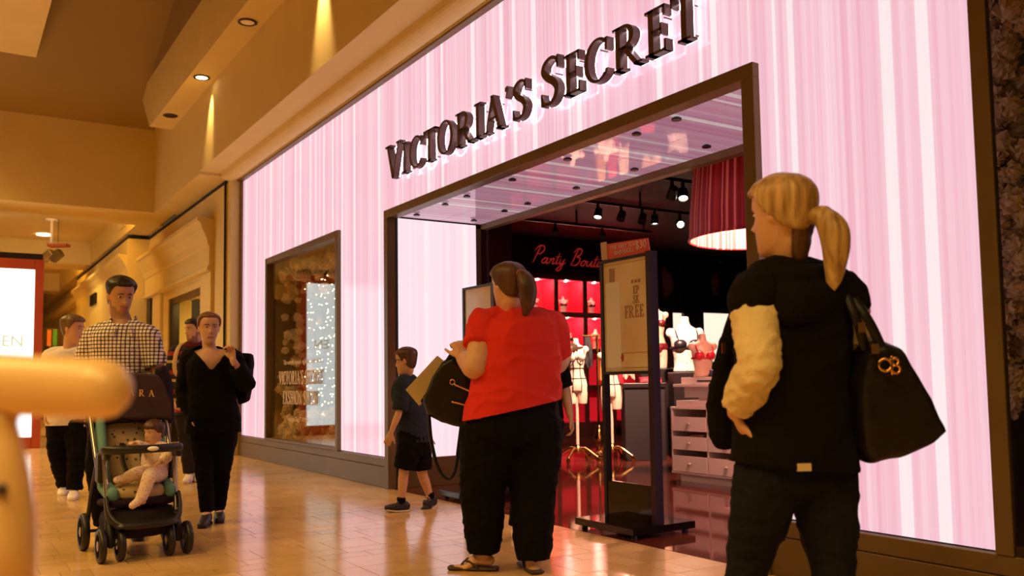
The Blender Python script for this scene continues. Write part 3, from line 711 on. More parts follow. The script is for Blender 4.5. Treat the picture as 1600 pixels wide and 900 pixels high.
# --- framed pictures and lit panels on the same wall
def wallrect(x0, y0, x1, y1, X=SXW+.02):
    a = onX(x0, y0, X); b_ = onX(x1, y1, X); return a.y, b_.y, min(a.z, b_.z), max(a.z, b_.z)
def print_mat(name, seed):
    m = mat(name, (.02, .008, .006), .5); n, l, b = nodes(m); tc = N(m, 'ShaderNodeTexCoord')
    mp = N(m, 'ShaderNodeMapping'); mp.inputs['Location'].default_value = (seed, seed, 0); l.new(tc.outputs['Object'], mp.inputs[0])
    t = N(m, 'ShaderNodeTexNoise', i_Scale=2.2, i_Detail=1.); l.new(mp.outputs[0], t.inputs['Vector'])
    r = ramp(m, [(.48, (.012, .004, .004)), (.56, (.35, .13, .08)), (.68, (.5, .24, .15))]); l.new(t.outputs['Fac'], r.inputs[0]); l.new(r.outputs[0], b.inputs['Base Color'])
    return m
for i, (bx, lab) in enumerate((((1030, 415, 1064, 470), 'dark framed photo print with a pale arched shape on the black wall'), ((1106, 402, 1136, 466), 'framed photo print with peach skin tones on the black wall'), ((1150, 395, 1185, 450), 'framed red print high on the wall under the striped lampshade'))):
    y0, y1, z0, z1 = wallrect(*bx); c = V((SXW+.02, (y0+y1)/2, z0))
    t_ = thing('picture', lab, 'picture', c, 'prints on the black wall')
    for b4 in ((y0, y0+.05, z0, z1), (y1-.05, y1, z0, z1), (y0+.05, y1-.05, z0, z0+.05), (y0+.05, y1-.05, z1-.05, z1)):
        build(MB().box(SXW+.003, SXW+.05, *b4), 'frame', M['wood'], t_)
    build(MB().box(SXW+.003, SXW+.02, y0+.05, y1-.05, z0+.05, z1-.05), 'print', print_mat('print', 3.1+i*5), t_, c)
for bx, lab in (((1046, 489, 1066, 575), 'narrow glowing cream panel behind the mannequins'), ((1094, 489, 1142, 565), 'wide glowing cream panel behind the lace bust form')):
    y0, y1, z0, z1 = wallrect(*bx)
    t_ = thing('wall_lightbox', lab, 'light', (SXW+.02, (y0+y1)/2, z0))
    for b4 in ((y0-.06, y0, z0, z1+.06), (y1, y1+.06, z0, z1+.06), (y0, y1, z1, z1+.06)): build(MB().box(SXW+.003, SXW+.12, *b4), 'frame', M['wood'], t_)
    build(MB().box(SXW+.003, SXW+.04, y0, y1, z0, z1), 'panel', mat('glowing cream', (0, 0, 0), .5, emit=(1, .80, .62), es=1.2), t_)

# --- mannequins and dress forms
M['skin_form'] = noisy('peach mannequin', (.72, .42, .30), (.78, .47, .34), 4, .35)
M['lace'] = noisy('white lace', (.82, .74, .66), (.45, .30, .24), 45, .6, .3, 60)
M['ivory'] = noisy('ivory form cloth', (.80, .55, .42), (.72, .42, .30), 6, .5)
M['bra_red'] = mat('bright red satin', (.65, .01, .025), .35); M['bra_dk'] = mat('dark red satin', (.13, .008, .012), .35); M['bra_blk'] = mat('black satin', (.012, .008, .010), .4)
TORSO = [(.10, .165, .105), (.22, .175, .115), (.34, .14, .095), (.44, .118, .085), (.56, .14, .10), (.66, .155, .105), (.74, .165, .09), (.80, .12, .068), (.84, .058, .052), (.93, .045, .045)]
def torso_mb(legs=True, cut=None):
    mb = MB(); prof = [t for t in TORSO if cut is None or t[0] >= cut]
    mb.tube([(0, 0, z) for z, a, b_ in prof], [(a, b_) for z, a, b_ in prof], 22, 4, ref=(1, 0, 0), cap='flat')
    for s_ in (-1, 1):
        mb.ell((s_*.155, -.005, .755), (.055, .05, .055)); mb.ell((s_*.075, .078, .635), (.066, .058, .062))
        if legs: mb.tube([(s_*.088, 0, .18), (s_*.088, 0, .05), (s_*.085, 0, -.10)], [.088, .085, .075], 16, 3, cap='flat')
        if legs: mb.ell((s_*.075, -.07, .17), (.085, .07, .08))
    return mb
def tmesh(name, mb, mt, vox=.012):
    me = remesh(mb, vox, 3); me.name = name; me.materials.append(mt); return me
T_full = torso_mb(True); T_bust = torso_mb(False, .34)
ME_full = {k: tmesh('torso', T_full, M[k]) for k in ('skin_form', 'ivory')}
ME_bust = {k: tmesh('torso', T_bust, M[k]) for k in ('skin_form', 'lace')}
def hw(z):
    for (z0, a0, b0), (z1, a1, b1) in zip(TORSO, TORSO[1:]):
        if z0 <= z <= z1: t = (z-z0)/(z1-z0); return a0+(a1-a0)*t, b0+(b1-b0)*t
    return TORSO[0][1:]
def loop(z, k=1.03, n=20, dz=0.): return [V((hw(z)[0]*k*math.cos(2*math.pi*i/n), hw(z)[1]*k*math.sin(2*math.pi*i/n)+(.0), z+dz*math.sin(2*math.pi*i/n))) for i in range(n+1)]
def bra_mb():
    mb = MB()
    for s_ in (-1, 1):
        mb.ell((s_*.075, .086, .628), (.072, .062, .060), 14, 8)
        mb.tube([(s_*.10, .12, .67), (s_*.115, .07, .75), (s_*.11, .0, .80), (s_*.10, -.07, .74), (s_*.09, -.10, .60)], .008, 6, 3)
    mb.tube(loop(.595, 1.04), .016, 6, 1); return mb
def panty_mb():
    mb = MB(); mb.tube([(0, 0, .20), (0, 0, .25), (0, 0, .30)], [(.185, .125), (.184, .124), (.168, .112)], 22, 3, ref=(1, 0, 0), cap='flat')
    mb.tube([(0, .11, .25), (0, .085, .13), (0, .0, .10), (0, -.09, .14), (0, -.115, .25)], [(.12, .02), (.06, .02), (.035, .02), (.07, .02), (.13, .02)], 12, 4, ref=(1, 0, 0)); return mb
def corset_mb():
    mb = MB()
    for z in (.30, .46, .60): mb.tube(loop(z, 1.04), .007, 6, 1)
    for i in range(8):
        a = 2*math.pi*(i+.5)/8
        mb.tube([V((hw(z)[0]*1.04*math.cos(a), hw(z)[1]*1.04*math.sin(a), z)) for z in (.08, .2, .30, .38, .46, .53, .60)], .006, 6, 2)
    for s_ in (-1, 1):
        mb.tube([V((s_*.075+.062*math.cos(t), .078+.058*abs(math.cos((t-4.712)/2))*.95, .635+.062*math.sin(t))) for t in [math.pi+i*math.pi/8 for i in range(9)]], .008, 6, 1)
        mb.tube([(s_*.12, .10, .66), (s_*.125, .06, .75), (s_*.12, 0, .80)], .006, 6, 3)
    return mb
BRA = {k: bra_mb().mesh('bra', M[k], smooth=True) for k in ('bra_red', 'bra_dk', 'bra_blk')}
PAN = {k: panty_mb().mesh('panties', M[k], smooth=True) for k in ('bra_dk',)}
COR = corset_mb().mesh('corset', M['bra_blk'], smooth=True)
def form(name, label, P, face, mesh, garments, s_=.85, group=None, stand=False, zoff=0.):
    """P: base point; torso bottom lifted zoff above it; face: degrees of facing direction in world XY"""
    t_ = thing(name, label, 'mannequin', P, group); rz = math.radians(face)-math.pi/2
    o = put('torso', mesh, t_, V((0, 0, zoff))); o.scale = (s_,)*3; o.rotation_euler = (0, 0, rz)
    for nm, me in garments:
        g = put(nm, me, t_, V((0, 0, zoff))); g.scale = (s_,)*3; g.rotation_euler = (0, 0, rz)
    if stand:
        build(MB().tube([V(P)+V((0, 0, .15)), V(P)+V((0, 0, zoff+.1))], [.022, .022], 10, 1, cap='flat'), 'pole', M['ivory'], t_)
        build(MB().lathe([(.05, .11), (.06, .14), (.04, .18), (.025, .22)], P, 14), 'collar', M['gold'], t_, smooth=True)
        for k_ in range(4):
            a = k_*math.pi/2+.5; d = V((math.cos(a), math.sin(a), 0)); b0 = V(P)
            lg = build(MB().tube([b0+V((0, 0, .15)), b0+d*.10+V((0, 0, .17)), b0+d*.22+V((0, 0, .10)), b0+d*.27+V((0, 0, .07))], [.018, .02, .016, .014], 8, 4), 'base_leg', M['gold'], t_, smooth=True)
            build(MB().lathe([(.005, -.014), (.032, -.012), (.032, .012), (.005, .014)], b0+d*.28+V((0, 0, .033)), 12, axis=d.cross(V((0, 0, 1)))), 'caster', M['gold'], lg)
    return t_
FC = math.degrees(math.atan2(-F0.y, -F0.x))   # faces the viewer
form('dress_form', 'ivory dress form in black-boned corset on a gold wheeled stand', onZ(903, 722, 0), FC+4, ME_full['ivory'], [('corset', COR)], .80, 'dress forms', True, .80)
p_ = onZ(957, 720, 0); form('dress_form', 'second corset dress form half hidden by the poster stand', p_, FC-8, ME_full['ivory'], [('corset', COR)], .80, 'dress forms', True, .72)
def at_floor(x, w): p = at(x, 590, w); return V((p.x, p.y, 0))
# dark plinth and table
pl = at_floor(1027, 12.2)
t_ = thing('plinth', 'black block plinth under the red lingerie mannequin', 'plinth', pl)
bevel(build(MB().obox(pl+V((0, 0, .58)), R0, F0, ZA, .27, .25, .58), 'block', M['dkframe'], t_), .01)
form('mannequin', 'peach mannequin in dark red bra and panties on black plinth', pl+V((0, 0, 1.16)), FC-6, ME_full['skin_form'], [('bra', BRA['bra_dk']), ('panties', PAN['bra_dk'])], .86, None, False, .09)
p_ = at_floor(1072, 11.3)
t_ = thing('plinth', 'black block plinth under the bust form in black bra', 'plinth', p_)
bevel(build(MB().obox(p_+V((0, 0, .55)), R0, F0, ZA, .2, .2, .55), 'block', M['dkframe'], t_), .01)
form('bust_form', 'pale lace bust form in black bra behind the white chest', p_+V((0, 0, 1.10)), FC+5, ME_bust['lace'], [('bra', BRA['bra_blk'])], 1.2, None, False, -.34*1.2+.005)
tb = at_floor(1003, 11.35)
t_ = thing('display_table', 'black display table behind the poster stand', 'table', tb)
bevel(build(MB().obox(tb+V((0, 0, .94)), R0, F0, ZA, .27, .22, .03), 'table_top', M['dkframe'], t_), .006)
bevel(build(MB().obox(tb+V((0, 0, .455)), R0, F0, ZA, .255, .2, .455), 'body', M['store'], t_), .006)
gm = [mat('folded pink', (.75, .32, .25), .7), mat('folded red', (.55, .015, .03), .6), mat('folded cream', (.8, .6, .42), .7), mat('folded black', (.015, .01, .012), .7), mat('folded blue', (.03, .03, .10), .6), mat('folded gold', (.6, .3, .08), .5)]
def folded(P, mt, sz, label, ax=None, grp=None):
    mb = MB(); c = V(P)
    for i in range(4):
        mb.tube([c+(ax or R0)*(-sz)+V((0, 0, .012+.016*i)), c+F0*rnd.uniform(-.01, .01)+V((0, 0, .014+.017*i)), c+(ax or R0)*sz+V((0, 0, .012+.016*i))], [(sz*.8, .011)]*3, 10, 3, ref=F0)
    return tag(rput(mb, 'folded_garment', mt, None, .006, 2, origin=c, wob=.004, wscale=30), label, 'clothing', grp)
folded(tb+V((0, 0, .97))+R0*.10, gm[1], .13, 'folded red garment on the black display table')
def hanging(P, mt, w_, h_, label, grp='garments hanging on the gold rack', seed=1):
    mb = MB(); c = V(P); n = 9
    for k_ in range(n):
        u = (k_/(n-1)-.5)*w_; mb.tube([c+R0*u*.5, c+R0*u*.9+F0*.02*math.sin(k_*2.3+seed)+V((0, 0, -h_*.5)), c+R0*u+F0*.03*math.sin(k_*1.7+seed)+V((0, 0, -h_*(1-.06*math.sin(k_+seed))))], [w_*.075, w_*.085, w_*.08], 8, 3)
    o = tag(rput(mb, 'hanging_garment', mt, None, .009, 2, origin=c), label, 'clothing', grp); return o
rk = at_floor(934, 12.0)
t_ = thing('garment_rack', 'tall gold rack pole with ornate foot between the dress forms', 'rack', rk)
build(MB().tube([rk+V((0, 0, .1)), rk+V((0, 0, 1.62))], [.016, .016], 10, 1, cap='flat'), 'pole', M['gold'], t_)
build(MB().tube([rk-R0*.2+V((0, 0, 1.62)), rk+R0*.52+V((0, 0, 1.62))], [.014, .014], 10, 1), 'rail', M['gold'], t_)
build(MB().lathe([(.16, 0), (.15, .03), (.05, .06), (.03, .12), (.06, .18), (.075, .24), (.03, .32), (.02, .4)], rk, 18), 'foot', M['gold'], t_, smooth=True)
for i, (dx, mt, w_, h_, lab) in enumerate(((-.13, gm[3], .13, .40, 'black lace slip hanging beside the gold pole'), (.11, gm[5], .14, .62, 'amber print slip hanging beside the gold pole'), (.26, gm[1], .16, .85, 'long red robe hanging on the gold rack'), (.42, gm[2], .14, .55, 'cream camisole hanging on the gold rack'))):
    hanging(rk+R0*dx+V((0, 0, 1.60)), mt, w_, h_, lab, seed=i)
for i, (dx, mt, lab) in enumerate(((.05, gm[2], 'cream slip hanging under the poster frame'), (.17, gm[3], 'black camisole hanging under the poster frame'), (.30, gm[0], 'pink slip hanging under the poster frame'))):
    pass
# forms in the cubbies
k_ = 0
for ci, c in enumerate(cols[1:4]):
    for ri, r in enumerate(rowz[:2]):
        P = V((-13.20, (c[0]+c[1])/2+(.05 if k_ % 2 else -.04), r[0]+.005))
        bc = ('bra_red', 'bra_dk', 'bra_blk')[(ci+ri) % 3]; fm = 'lace' if ri == 0 else 'skin_form'
        lab = 'small %s bust form in a %s bra inside a red cubby' % ('white lace' if ri == 0 else 'peach', {'bra_red': 'bright red', 'bra_dk': 'dark red', 'bra_blk': 'black'}[bc])
        form('small_form', lab, P, 0+rnd.uniform(-20, 20), ME_bust[fm], [('bra', BRA[bc])], .62 if ri else .5, 'bust forms in the cubbies', False, -.205 if ri else -.165)
        k_ += 1

# --- white drawer chest
M['wchest'] = mat('white lacquer chest', (.80, .62, .55), .35)
CX0, CX1, CYF = -6.71, -5.24, 6.2
ch_ = thing('drawer_chest', 'white lacquer chest with three rows of knobbed drawers', 'chest', ((CX0+CX1)/2, CYF+.25, 0))
build(MB().box(CX0+.08, CX1-.05, CYF+.04, CYF+.5, 0, .075), 'plinth', M['wchest'], ch_)
cs_ = [(-6.69, -6.215), (-6.195, -5.735), (-5.715, -5.26)]
for x in (CX0, -6.215, -5.735, -5.26): build(MB().box(x, x+.02, CYF, CYF+.5, .095, .72), 'side_panel', M['wchest'], ch_)
for z in (.075, .715): bevel(build(MB().box(CX0-.005, CX1+.005, CYF-.005, CYF+.5, z, z+.022), 'shelf', M['wchest'], ch_), .003)
build(MB().box(CX0, CX1, CYF+.48, CYF+.5, .095, .715), 'back_panel', M['wchest'], ch_)
dm = {}
for (z0, z1) in ((.50, .640), (.315, .445), (.10, .255)):
    for a, b_ in cs_:
        dr = build(MB().box(a+.004, b_-.004, CYF-.012, CYF+.012, z0, z1), 'drawer', M['wchest'], ch_)
        build(MB().box(a+.004, b_-.004, CYF+.012, CYF+.47, z0, z0+.012), 'drawer_floor', M['wchest'], dr)
        build(MB().tube([V(((a+b_)/2, CYF-.012, (z0+z1)/2)), V(((a+b_)/2, CYF-.03, (z0+z1)/2)), V(((a+b_)/2+.028, CYF-.035, (z0+z1)/2+.004))], [.010, .012, .013], 8, 2), 'knob', M['wchest'], dr, smooth=True)
for z0, x, mt, lab in ((.33, -6.44, gm[0], 'pink folded garment in an open middle drawer'), (.33, -5.97, gm[3], 'black folded garment in an open middle drawer'), (.116, -5.95, gm[1], 'red folded garment in the lowest open drawer'), (.516, -5.5, gm[0], 'pink folded garment in the top open drawer')):
    folded(V((x, CYF+.15, z0+.06)), mt, .1, lab, V((1, 0, 0)))
tr = thing('display_riser', 'white stepped riser with slotted tray on top of the drawer chest', 'riser', ((CX0+CX1)/2, CYF+.25, .737))
for bx in ((CX0+.06, CX1-.06, CYF+.02, CYF+.46, .738, .80), (CX0+.14, CX1-.12, CYF+.06, CYF+.44, .83, .935), (CX0+.04, CX1-.04, CYF, CYF+.48, .935, .965), (CX0+.12, CX1-.1, CYF+.04, CYF+.44, .965, 1.03), (CX0+.30, CX1-.3, CYF+.1, CYF+.40, .80, .83)):
    bevel(build(MB().box(*bx), 'tier', M['wchest'], tr), .004)
build(MB().box(CX0+.35, CX0+.62, CYF+.033, CYF+.04, .985, 1.0), 'slot', M['black'], tr)
folded(V((-6.20, CYF+.25, 1.031)), gm[4], .13, 'dark blue folded garment on top of the white riser')
bb = V((-6.46, CYF+.22, 1.03))
form('bust_form', 'white half bust in bright red bra on the chest', bb, FC+8, ME_bust['skin_form'], [('bra', BRA['bra_red'])], .74, None, False, -.34*.74+.002)
form('bust_form', 'white lace bust form leaning at the end of the chest', V((-6.02, CYF+.62, .98)), FC-10, ME_bust['lace'], [], .98, None, False, -.34*.98+.02)
p_ = V((-6.02, CYF+.72, 0)); t_ = thing('plinth', 'black plinth behind the white chest under the lace bust', 'plinth', p_)
build(MB().box(-6.25, -5.75, CYF+.52, CYF+.98, 0, .995), 'block', M['dkframe'], t_)

# --- giant striped lampshade
M['shade'] = mat('red striped shade', (.5, .05, .06), .5); n, l, b = nodes(M['shade'])
tc = N(M['shade'], 'ShaderNodeTexCoord'); sx_ = N(M['shade'], 'ShaderNodeSeparateXYZ'); l.new(tc.outputs['Object'], sx_.inputs[0])
a2 = N(M['shade'], 'ShaderNodeMath', operation='ARCTAN2'); l.new(sx_.outputs[1], a2.inputs[0]); l.new(sx_.outputs[0], a2.inputs[1])
ml = N(M['shade'], 'ShaderNodeMath', operation='MULTIPLY', i_1=11.); l.new(a2.outputs[0], ml.inputs[0])
nt = N(M['shade'], 'ShaderNodeTexNoise', noise_dimensions='1D', i_Scale=1.6, i_Detail=2.); l.new(ml.outputs[0], nt.inputs['W'])
rp = ramp(M['shade'], [(.40, (.30, .006, .014)), (.50, (.50, .02, .04)), (.58, (.80, .22, .22))], 'CONSTANT'); l.new(nt.outputs['Fac'], rp.inputs[0]); l.new(rp.outputs[0], b.inputs['Base Color'])
# a translucent fabric: lets some of the bulb through
b.inputs['Transmission Weight'].default_value = 0.0
lc = at(1197, 372, 7.0)
ls = thing('pendant_lamp', 'giant red striped drum lampshade hanging inside the shop doorway', 'lamp', (lc.x, lc.y, lc.z))
n_ = 64; r0, r1, hh = .60, .545, .78
outer = [[lc+V((r*math.cos(2*math.pi*k/n_), r*math.sin(2*math.pi*k/n_), z)) for k in range(n_)] for r, z in ((r0, 0), (r0*.985, .2), (r1*1.02, .55), (r1, hh), (r1-.012, hh), (r0-.02, .2), (r0-.014, 0), (r0, 0))]
mb = MB(); mb.rows(outer[:4], False); build(mb, 'shade', M['shade'], ls, smooth=True)
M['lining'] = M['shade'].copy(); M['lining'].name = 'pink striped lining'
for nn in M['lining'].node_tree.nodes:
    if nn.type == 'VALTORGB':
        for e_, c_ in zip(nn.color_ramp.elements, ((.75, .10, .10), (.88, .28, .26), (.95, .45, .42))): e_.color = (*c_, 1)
mb = MB(); mb.rows(outer[4:7], False); build(mb, 'lining', M['lining'], ls, smooth=True)
build(MB().tube([lc+V((r0*math.cos(2*math.pi*k/40), r0*math.sin(2*math.pi*k/40), 0)) for k in range(41)], .010, 6, 1), 'rim', M['shade'], ls, smooth=True)
build(MB().tube([lc+V((0, 0, .3)), V((lc.x, lc.y, 3.62))], [.012, .012], 8, 1, cap='flat'), 'rod', M['dkframe'], ls)
build(MB().ell(lc+V((0, 0, .32)), (.07, .07, .09)), 'bulb', M['hot'], ls, smooth=True)
build(MB().tube([lc+V((-r1, 0, hh-.02)), lc+V((r1, 0, hh-.02))], .008, 6, 1), 'spider_bar', M['dkframe'], ls)
point('pendant bulb', lc+V((0, 0, .22)), 170, (1, .52, .38), .07)

# --- track lights
M['trk'] = mat('black track', (.008, .007, .007), .5)
def track(X, y0, y1, z, heads, lab):
    t_ = thing('light_track', lab, 'track light', (X, (y0+y1)/2, 3.6), 'ceiling light tracks')
    build(MB().box(X-.02, X+.02, y0, y1, z-.02, z+.02), 'rail', M['trk'], t_)
    for yy in (y0+.15, (y0+y1)/2, y1-.15): build(MB().box(X-.01, X+.01, yy-.01, yy+.01, z+.02, 3.62), 'hanger', M['trk'], t_)
    for yy, tgt, on, *cone in heads:
        hp_ = V((X, yy, z-.16)); d = (V(tgt)-hp_).normalized()
        a_ = build(MB().box(X-.014, X+.014, yy-.014, yy+.014, z-.16, z-.02), 'arm', M['trk'], t_)
        hd = build(MB().lathe([(.02, -.09), (.05, -.08), (.055, .0), (.06, .05), (.05, .05), (.045, .03)], hp_, 14, axis=d), 'head', M['trk'], t_)
        if on:
            build(MB().lathe([(.045, .0), (.044, .032), (.01, .036)], hp_, 12, axis=d), 'lens', M['hot'], hd)
            spot('track spot', hp_+d*.10, tgt, on, cone[0] if cone else 46, (1, .62, .45), .5, .04)
df1 = onZ(903, 722, 0)+V((0, 0, 1.3)); df2 = onZ(957, 720, 0)+V((0, 0, 1.2)); mq = pl+V((0, 0, 1.7)); bz = V((-6.3, CYF+.2, 1.2))
track(-9.27, 6.6, 9.6, 3.40, [(7.35, df1, 300), (7.75, df1, 0), (8.13, df2, 0), (8.36, mq, 300), (8.84, p_+V((0, 0, 1.2)), 300)], 'long black light track over the dress forms')
track(-7.09, 6.45, 8.4, 3.20, [(6.66, df2.lerp(mq, .4), 1500, 80), (6.82, bz+V((.1, -.3, -.3)), 500, 70), (7.4, bz, 0), (7.9, mq, 0)], 'black light track near the striped lampshade')
track(-10.75, 6.6, 9.6, 3.40, [(7.7, df1, 0), (8.6, df1, 0)], 'unlit black light track nearest the script sign')

# ================================================================== PEOPLE
def fab(name, c, c2=None, rough=.85, bump=.25, bs=45, sheen=.0): return noisy(name, c, c2 or tuple(x*1.25 for x in c), 6, rough, bump, bs, sheen=sheen, spec=.12)
M['skin'] = noisy('skin', (.60, .33, .19), (.66, .38, .23), 9, .5, .04, 120)
M['skin_tan'] = noisy('tanned skin', (.46, .235, .125), (.52, .275, .15), 9, .5, .04, 120)
M['lip'] = mat('lips', (.36, .13, .10), .45); M['stub'] = noisy('stubble', (.27, .135, .078), (.33, .17, .095), 60, .7)
M['h_blk'] = noisy('black hair', (.008, .005, .004), (.022, .014, .010), 30, .45, .5, 40, stretch=(1, 1, .12))
M['h_brn'] = noisy('brown hair', (.045, .018, .008), (.11, .045, .018), 30, .45, .5, 40, stretch=(1, 1, .12))
M['h_lbr'] = noisy('light brown hair', (.10, .05, .02), (.20, .11, .045), 30, .45, .5, 40, stretch=(1, 1, .12))
M['h_bld'] = noisy('blonde hair', (.26, .14, .04), (.66, .45, .19), 26, .42, .6, 40, stretch=(1.6, 1.6, .14))
M['eyew'] = mat('eye white', (.7, .62, .55), .2); M['iris'] = mat('iris', (.02, .01, .006), .15)
HS = [(-.006, .066, -.01, .016), (.0, .078, .0, .028), (.014, .087, .02, .040), (.038, .088, .045, .051), (.062, .089, .066, .059), (.088, .088, .080, .065), (.115, .087, .088, .069), (.142, .089, .094, .072), (.168, .092, .097, .0735), (.192, .087, .094, .071), (.211, .072, .080, .061), (.226, .047, .056, .043), (.236, .012, .018, .014)]
def head_surf(s_, hair=None, th=.012, nose=1., side=1.):
    """rows of head-local points; x side, y front, z up from the chin"""
    rows = []
    for z, f, bk_, w_ in crs(HS, 5):
        r = []
        for k in range(56):
            t = 2*math.pi*k/56; c, s2 = math.cos(t), math.sin(t)
            x = w_*math.copysign(abs(c)**.9, c); y = (f if s2 > 0 else bk_)*math.copysign(abs(s2)**.92, s2)
            p = V((x, y, z)); g = lambda cx, cz, sx, sz: math.exp(-((x-cx)/sx)**2-((z-cz)/sz)**2)
            if y > .03 and hair is None:
                d = .026*nose*math.exp(-(x/.0105)**2)*(math.exp(-((z-.094)/.012)**2)+.55*math.exp(-((z-.117)/.018)**2))+.009*g(-.010, .089, .007, .007)+.009*g(.010, .089, .007, .007)
                d += .006*g(0, .058, .021, .007)+.0055*g(0, .046, .018, .006)-.004*g(0, .0525, .022, .003)+.005*g(0, .018, .016, .012)
                d -= .013*(g(-.031, .131, .015, .011)+g(.031, .131, .015, .011)); d += .005*(g(-.032, .151, .018, .007)+g(.032, .151, .018, .007))+.003*(g(-.042, .10, .016, .016)+g(.042, .10, .016, .016))
                p.y += d
            if hair is not None:
                m_ = hair(x, y, z); n_ = V((x/.07**2, y/.09**2, (z-.12)/.12**2)).normalized()
                m_ = max(0., min(1., m_)); m_ = m_*m_*(3-2*m_)
                tz = max(0., min(1., (z-.135)/.07)); p += n_*(-.014+(th*(side+(1-side)*tz)+.014)*m_)
            r.append(p*s_)
        rows.append(r)
    return rows
def hm(front=.186, temple=.11, nape=.035, soft=.012, part=0.):
    def f(x, y, z):
        K = ((.055, front), (.030, temple+.55*(front-temple)), (.008, temple), (-.014, temple-.012), (-.034, (temple+nape)/2-.01), (-.062, nape))
        zl = front if y > .055 else nape
        for (ya, za), (yb, zb_) in zip(K, K[1:]):
            if yb <= y <= ya: zl = za+(zb_-za)*(ya-y)/(ya-yb)
        return (z-zl)/soft+.5
    return f
def along(P, f):
    """first f segments of polyline P"""
    out = [P[0]]
    for a, b_ in zip(P, P[1:]):
        if f >= 1: out.append(b_); f -= 1
        else:
            if f > 1e-3: out.append(a.lerp(b_, f))
            break
    return out
class Fig:
    def __init__(s, label, w0, basex, a, skin='skin', vox=.0075, group=None, name='person', cat='person'):
        s.w0 = w0; s.a = math.radians(a); s.fw = -F0*math.cos(s.a)+R0*math.sin(s.a); s.S = s.fw.cross(ZA); s.b = MB(); s.label = label; s.skin = M[skin]; s.vox = vox
        p = at(basex, 600, w0); s.base = V((p.x, p.y, 0)); s.name = name; s.cat = cat; s.group = group; s.heads = None; s.j = {}
    def P(s, q):
        if isinstance(q, V): return q
        return at(q[0], q[1], s.w0+(q[2] if len(q) > 2 else 0))
    def joints(s, **kw):
        for k, v in kw.items(): s.j[k] = s.P(v)
        return s
    def head(s, crown, hh=.235, a=0, tilt=0, roll=0, dw=0):
        c = s.P((*crown, dw)); a = math.radians(a); f = -F0*math.cos(a)+R0*math.sin(a); u = V((0, 0, 1))
        t = math.radians(tilt); f2 = f*math.cos(t)-u*math.sin(t); u2 = u*math.cos(t)+f*math.sin(t); x = f2.cross(u2)
        rl = math.radians(roll); x, u2 = x*math.cos(rl)+u2*math.sin(rl), u2*math.cos(rl)-x*math.sin(rl)
        Mx = Matrix((x, f2, u2)).transposed(); sc = hh/.236
        s.hM = Mx; s.hs = sc; s.ho = c-u2*hh
        s.b.rows([[s.ho+Mx @ p for p in r] for r in head_surf(sc)])
        for sd in (-1, 1):
            s.b.ell(s.H((sd*.073, -.008, .118)), (.010*sc, .018*sc, .030*sc), 10, 7, Mx)
        return s
    def H(s, p): return s.ho+s.hM @ (V(p)*s.hs)
    def body(s, hip, waist, chest, k=1., arm=1., leg=1., neck=.055):
        j = s.j; s.sz = (hip, waist, chest); s.k = k; s.armk = arm; s.legk = leg
        up = (j['neck']-j['pelv']).normalized()
        j['sp'] = [j['pelv']-up*.09, j['pelv'], j['waist'], j['chest'], j['chest'].lerp(j['neck'], .55), j['neck']]
        s.tr = [(hip[0]*.8, hip[1]*.8), hip, waist, chest, (chest[0]*.93, chest[1]*.9), (neck*1.25, neck*1.2)]
        s.b.tube(j['sp'][1:], [(a*.95, b_*.95) for a, b_ in s.tr][1:], 20, 4, ref=s.S, cap='flat', p=2.2); s.b.tube(j['sp'][:2], [(s.tr[0][0]*.7, s.tr[0][1]*.7), (s.tr[1][0]*.9, s.tr[1][1]*.9)], 20, 1, ref=s.S, cap='flat')
        if s.hs: s.b.tube([j['neck']-up*.05, j['neck'], s.H((0, -.015, .04)), s.H((0, -.012, .09))], [neck*1.15, neck, neck*.95, neck*.9], 16, 3)
        for q in 'lr':
            A = [j['sh'+q], j['el'+q], j['wr'+q]]; j['arm'+q] = A
            pts = [A[0], A[0].lerp(A[1], .5), A[1], A[1].lerp(A[2], .35), A[2]]
            s.b.tube([j['neck']-ZA*.03*k, j['neck'].lerp(A[0], .55)-ZA*.008*k, A[0]], [.045*k, .050*k, .052*arm], 14, 4)
            s.b.tube(pts, [r*arm for r in (.054, .049, .041, .040, .026)], 14, 4)
            G = [j['hp'+q], j['kn'+q], j['an'+q]]; j['leg'+q] = G
            s.b.tube([G[0], G[0].lerp(G[1], .5), G[1], G[1].lerp(G[2], .35), G[2]], [r*leg for r in (.088, .078, .056, .055, .036)], 14, 4)
            if 'to'+q in j:
                t = j['to'+q]; h = j['an'+q]; d = (t-h); d.z = 0; d.normalize(); lo = V((0, 0, -.045*k))
                s.b.tube([h-d*.03*k+lo*.7, h+d*.04*k+lo*.6, t-d*.06*k, t], [(.032*k, .030*k), (.038*k, .034*k), (.042*k, .022*k), (.030*k, .014*k)], 12, 4, ref=d.cross(ZA))
        return s
    def hand(s, q, d=None, n=None, curl=25, size=1., spread=1., thumb=1):
        j = s.j; w_ = j['wr'+q]; d = V(d).normalized() if d is not None else (w_-j['el'+q]).normalized()
        n = V(n) if n is not None else s.fw; n = (n-d*n.dot(d)).normalized(); t = d.cross(n)*thumb; z = size*s.k
        s.b.tube([w_-d*.03*z, w_+d*.02*z, w_+d*.06*z, w_+d*.092*z], [(.024*z, .020*z), (.034*z, .016*z), (.042*z, .015*z), (.038*z, .011*z)], 12, 3, ref=t, cap='round')
        for off, L_, r in ((.032, .070, .0088), (.011, .080, .0092), (-.011, .074, .0088), (-.031, .058, .0080)):
            b0 = w_+d*.085*z+t*off*z; dd = (d+t*off*2.2*spread).normalized(); pts = [b0-dd*.01*z, b0]; c = 0
            for f, L2 in ((1, .42), (1.3, .32), (1.2, .26)):
                c += math.radians(curl)*f; pts.append(pts[-1]+(dd*math.cos(c)+n*math.sin(c))*L_*L2*z)
            s.b.tube(pts, [r*z*1.1, r*z*1.05, r*z, r*z*.92, r*z*.75], 8, 2)
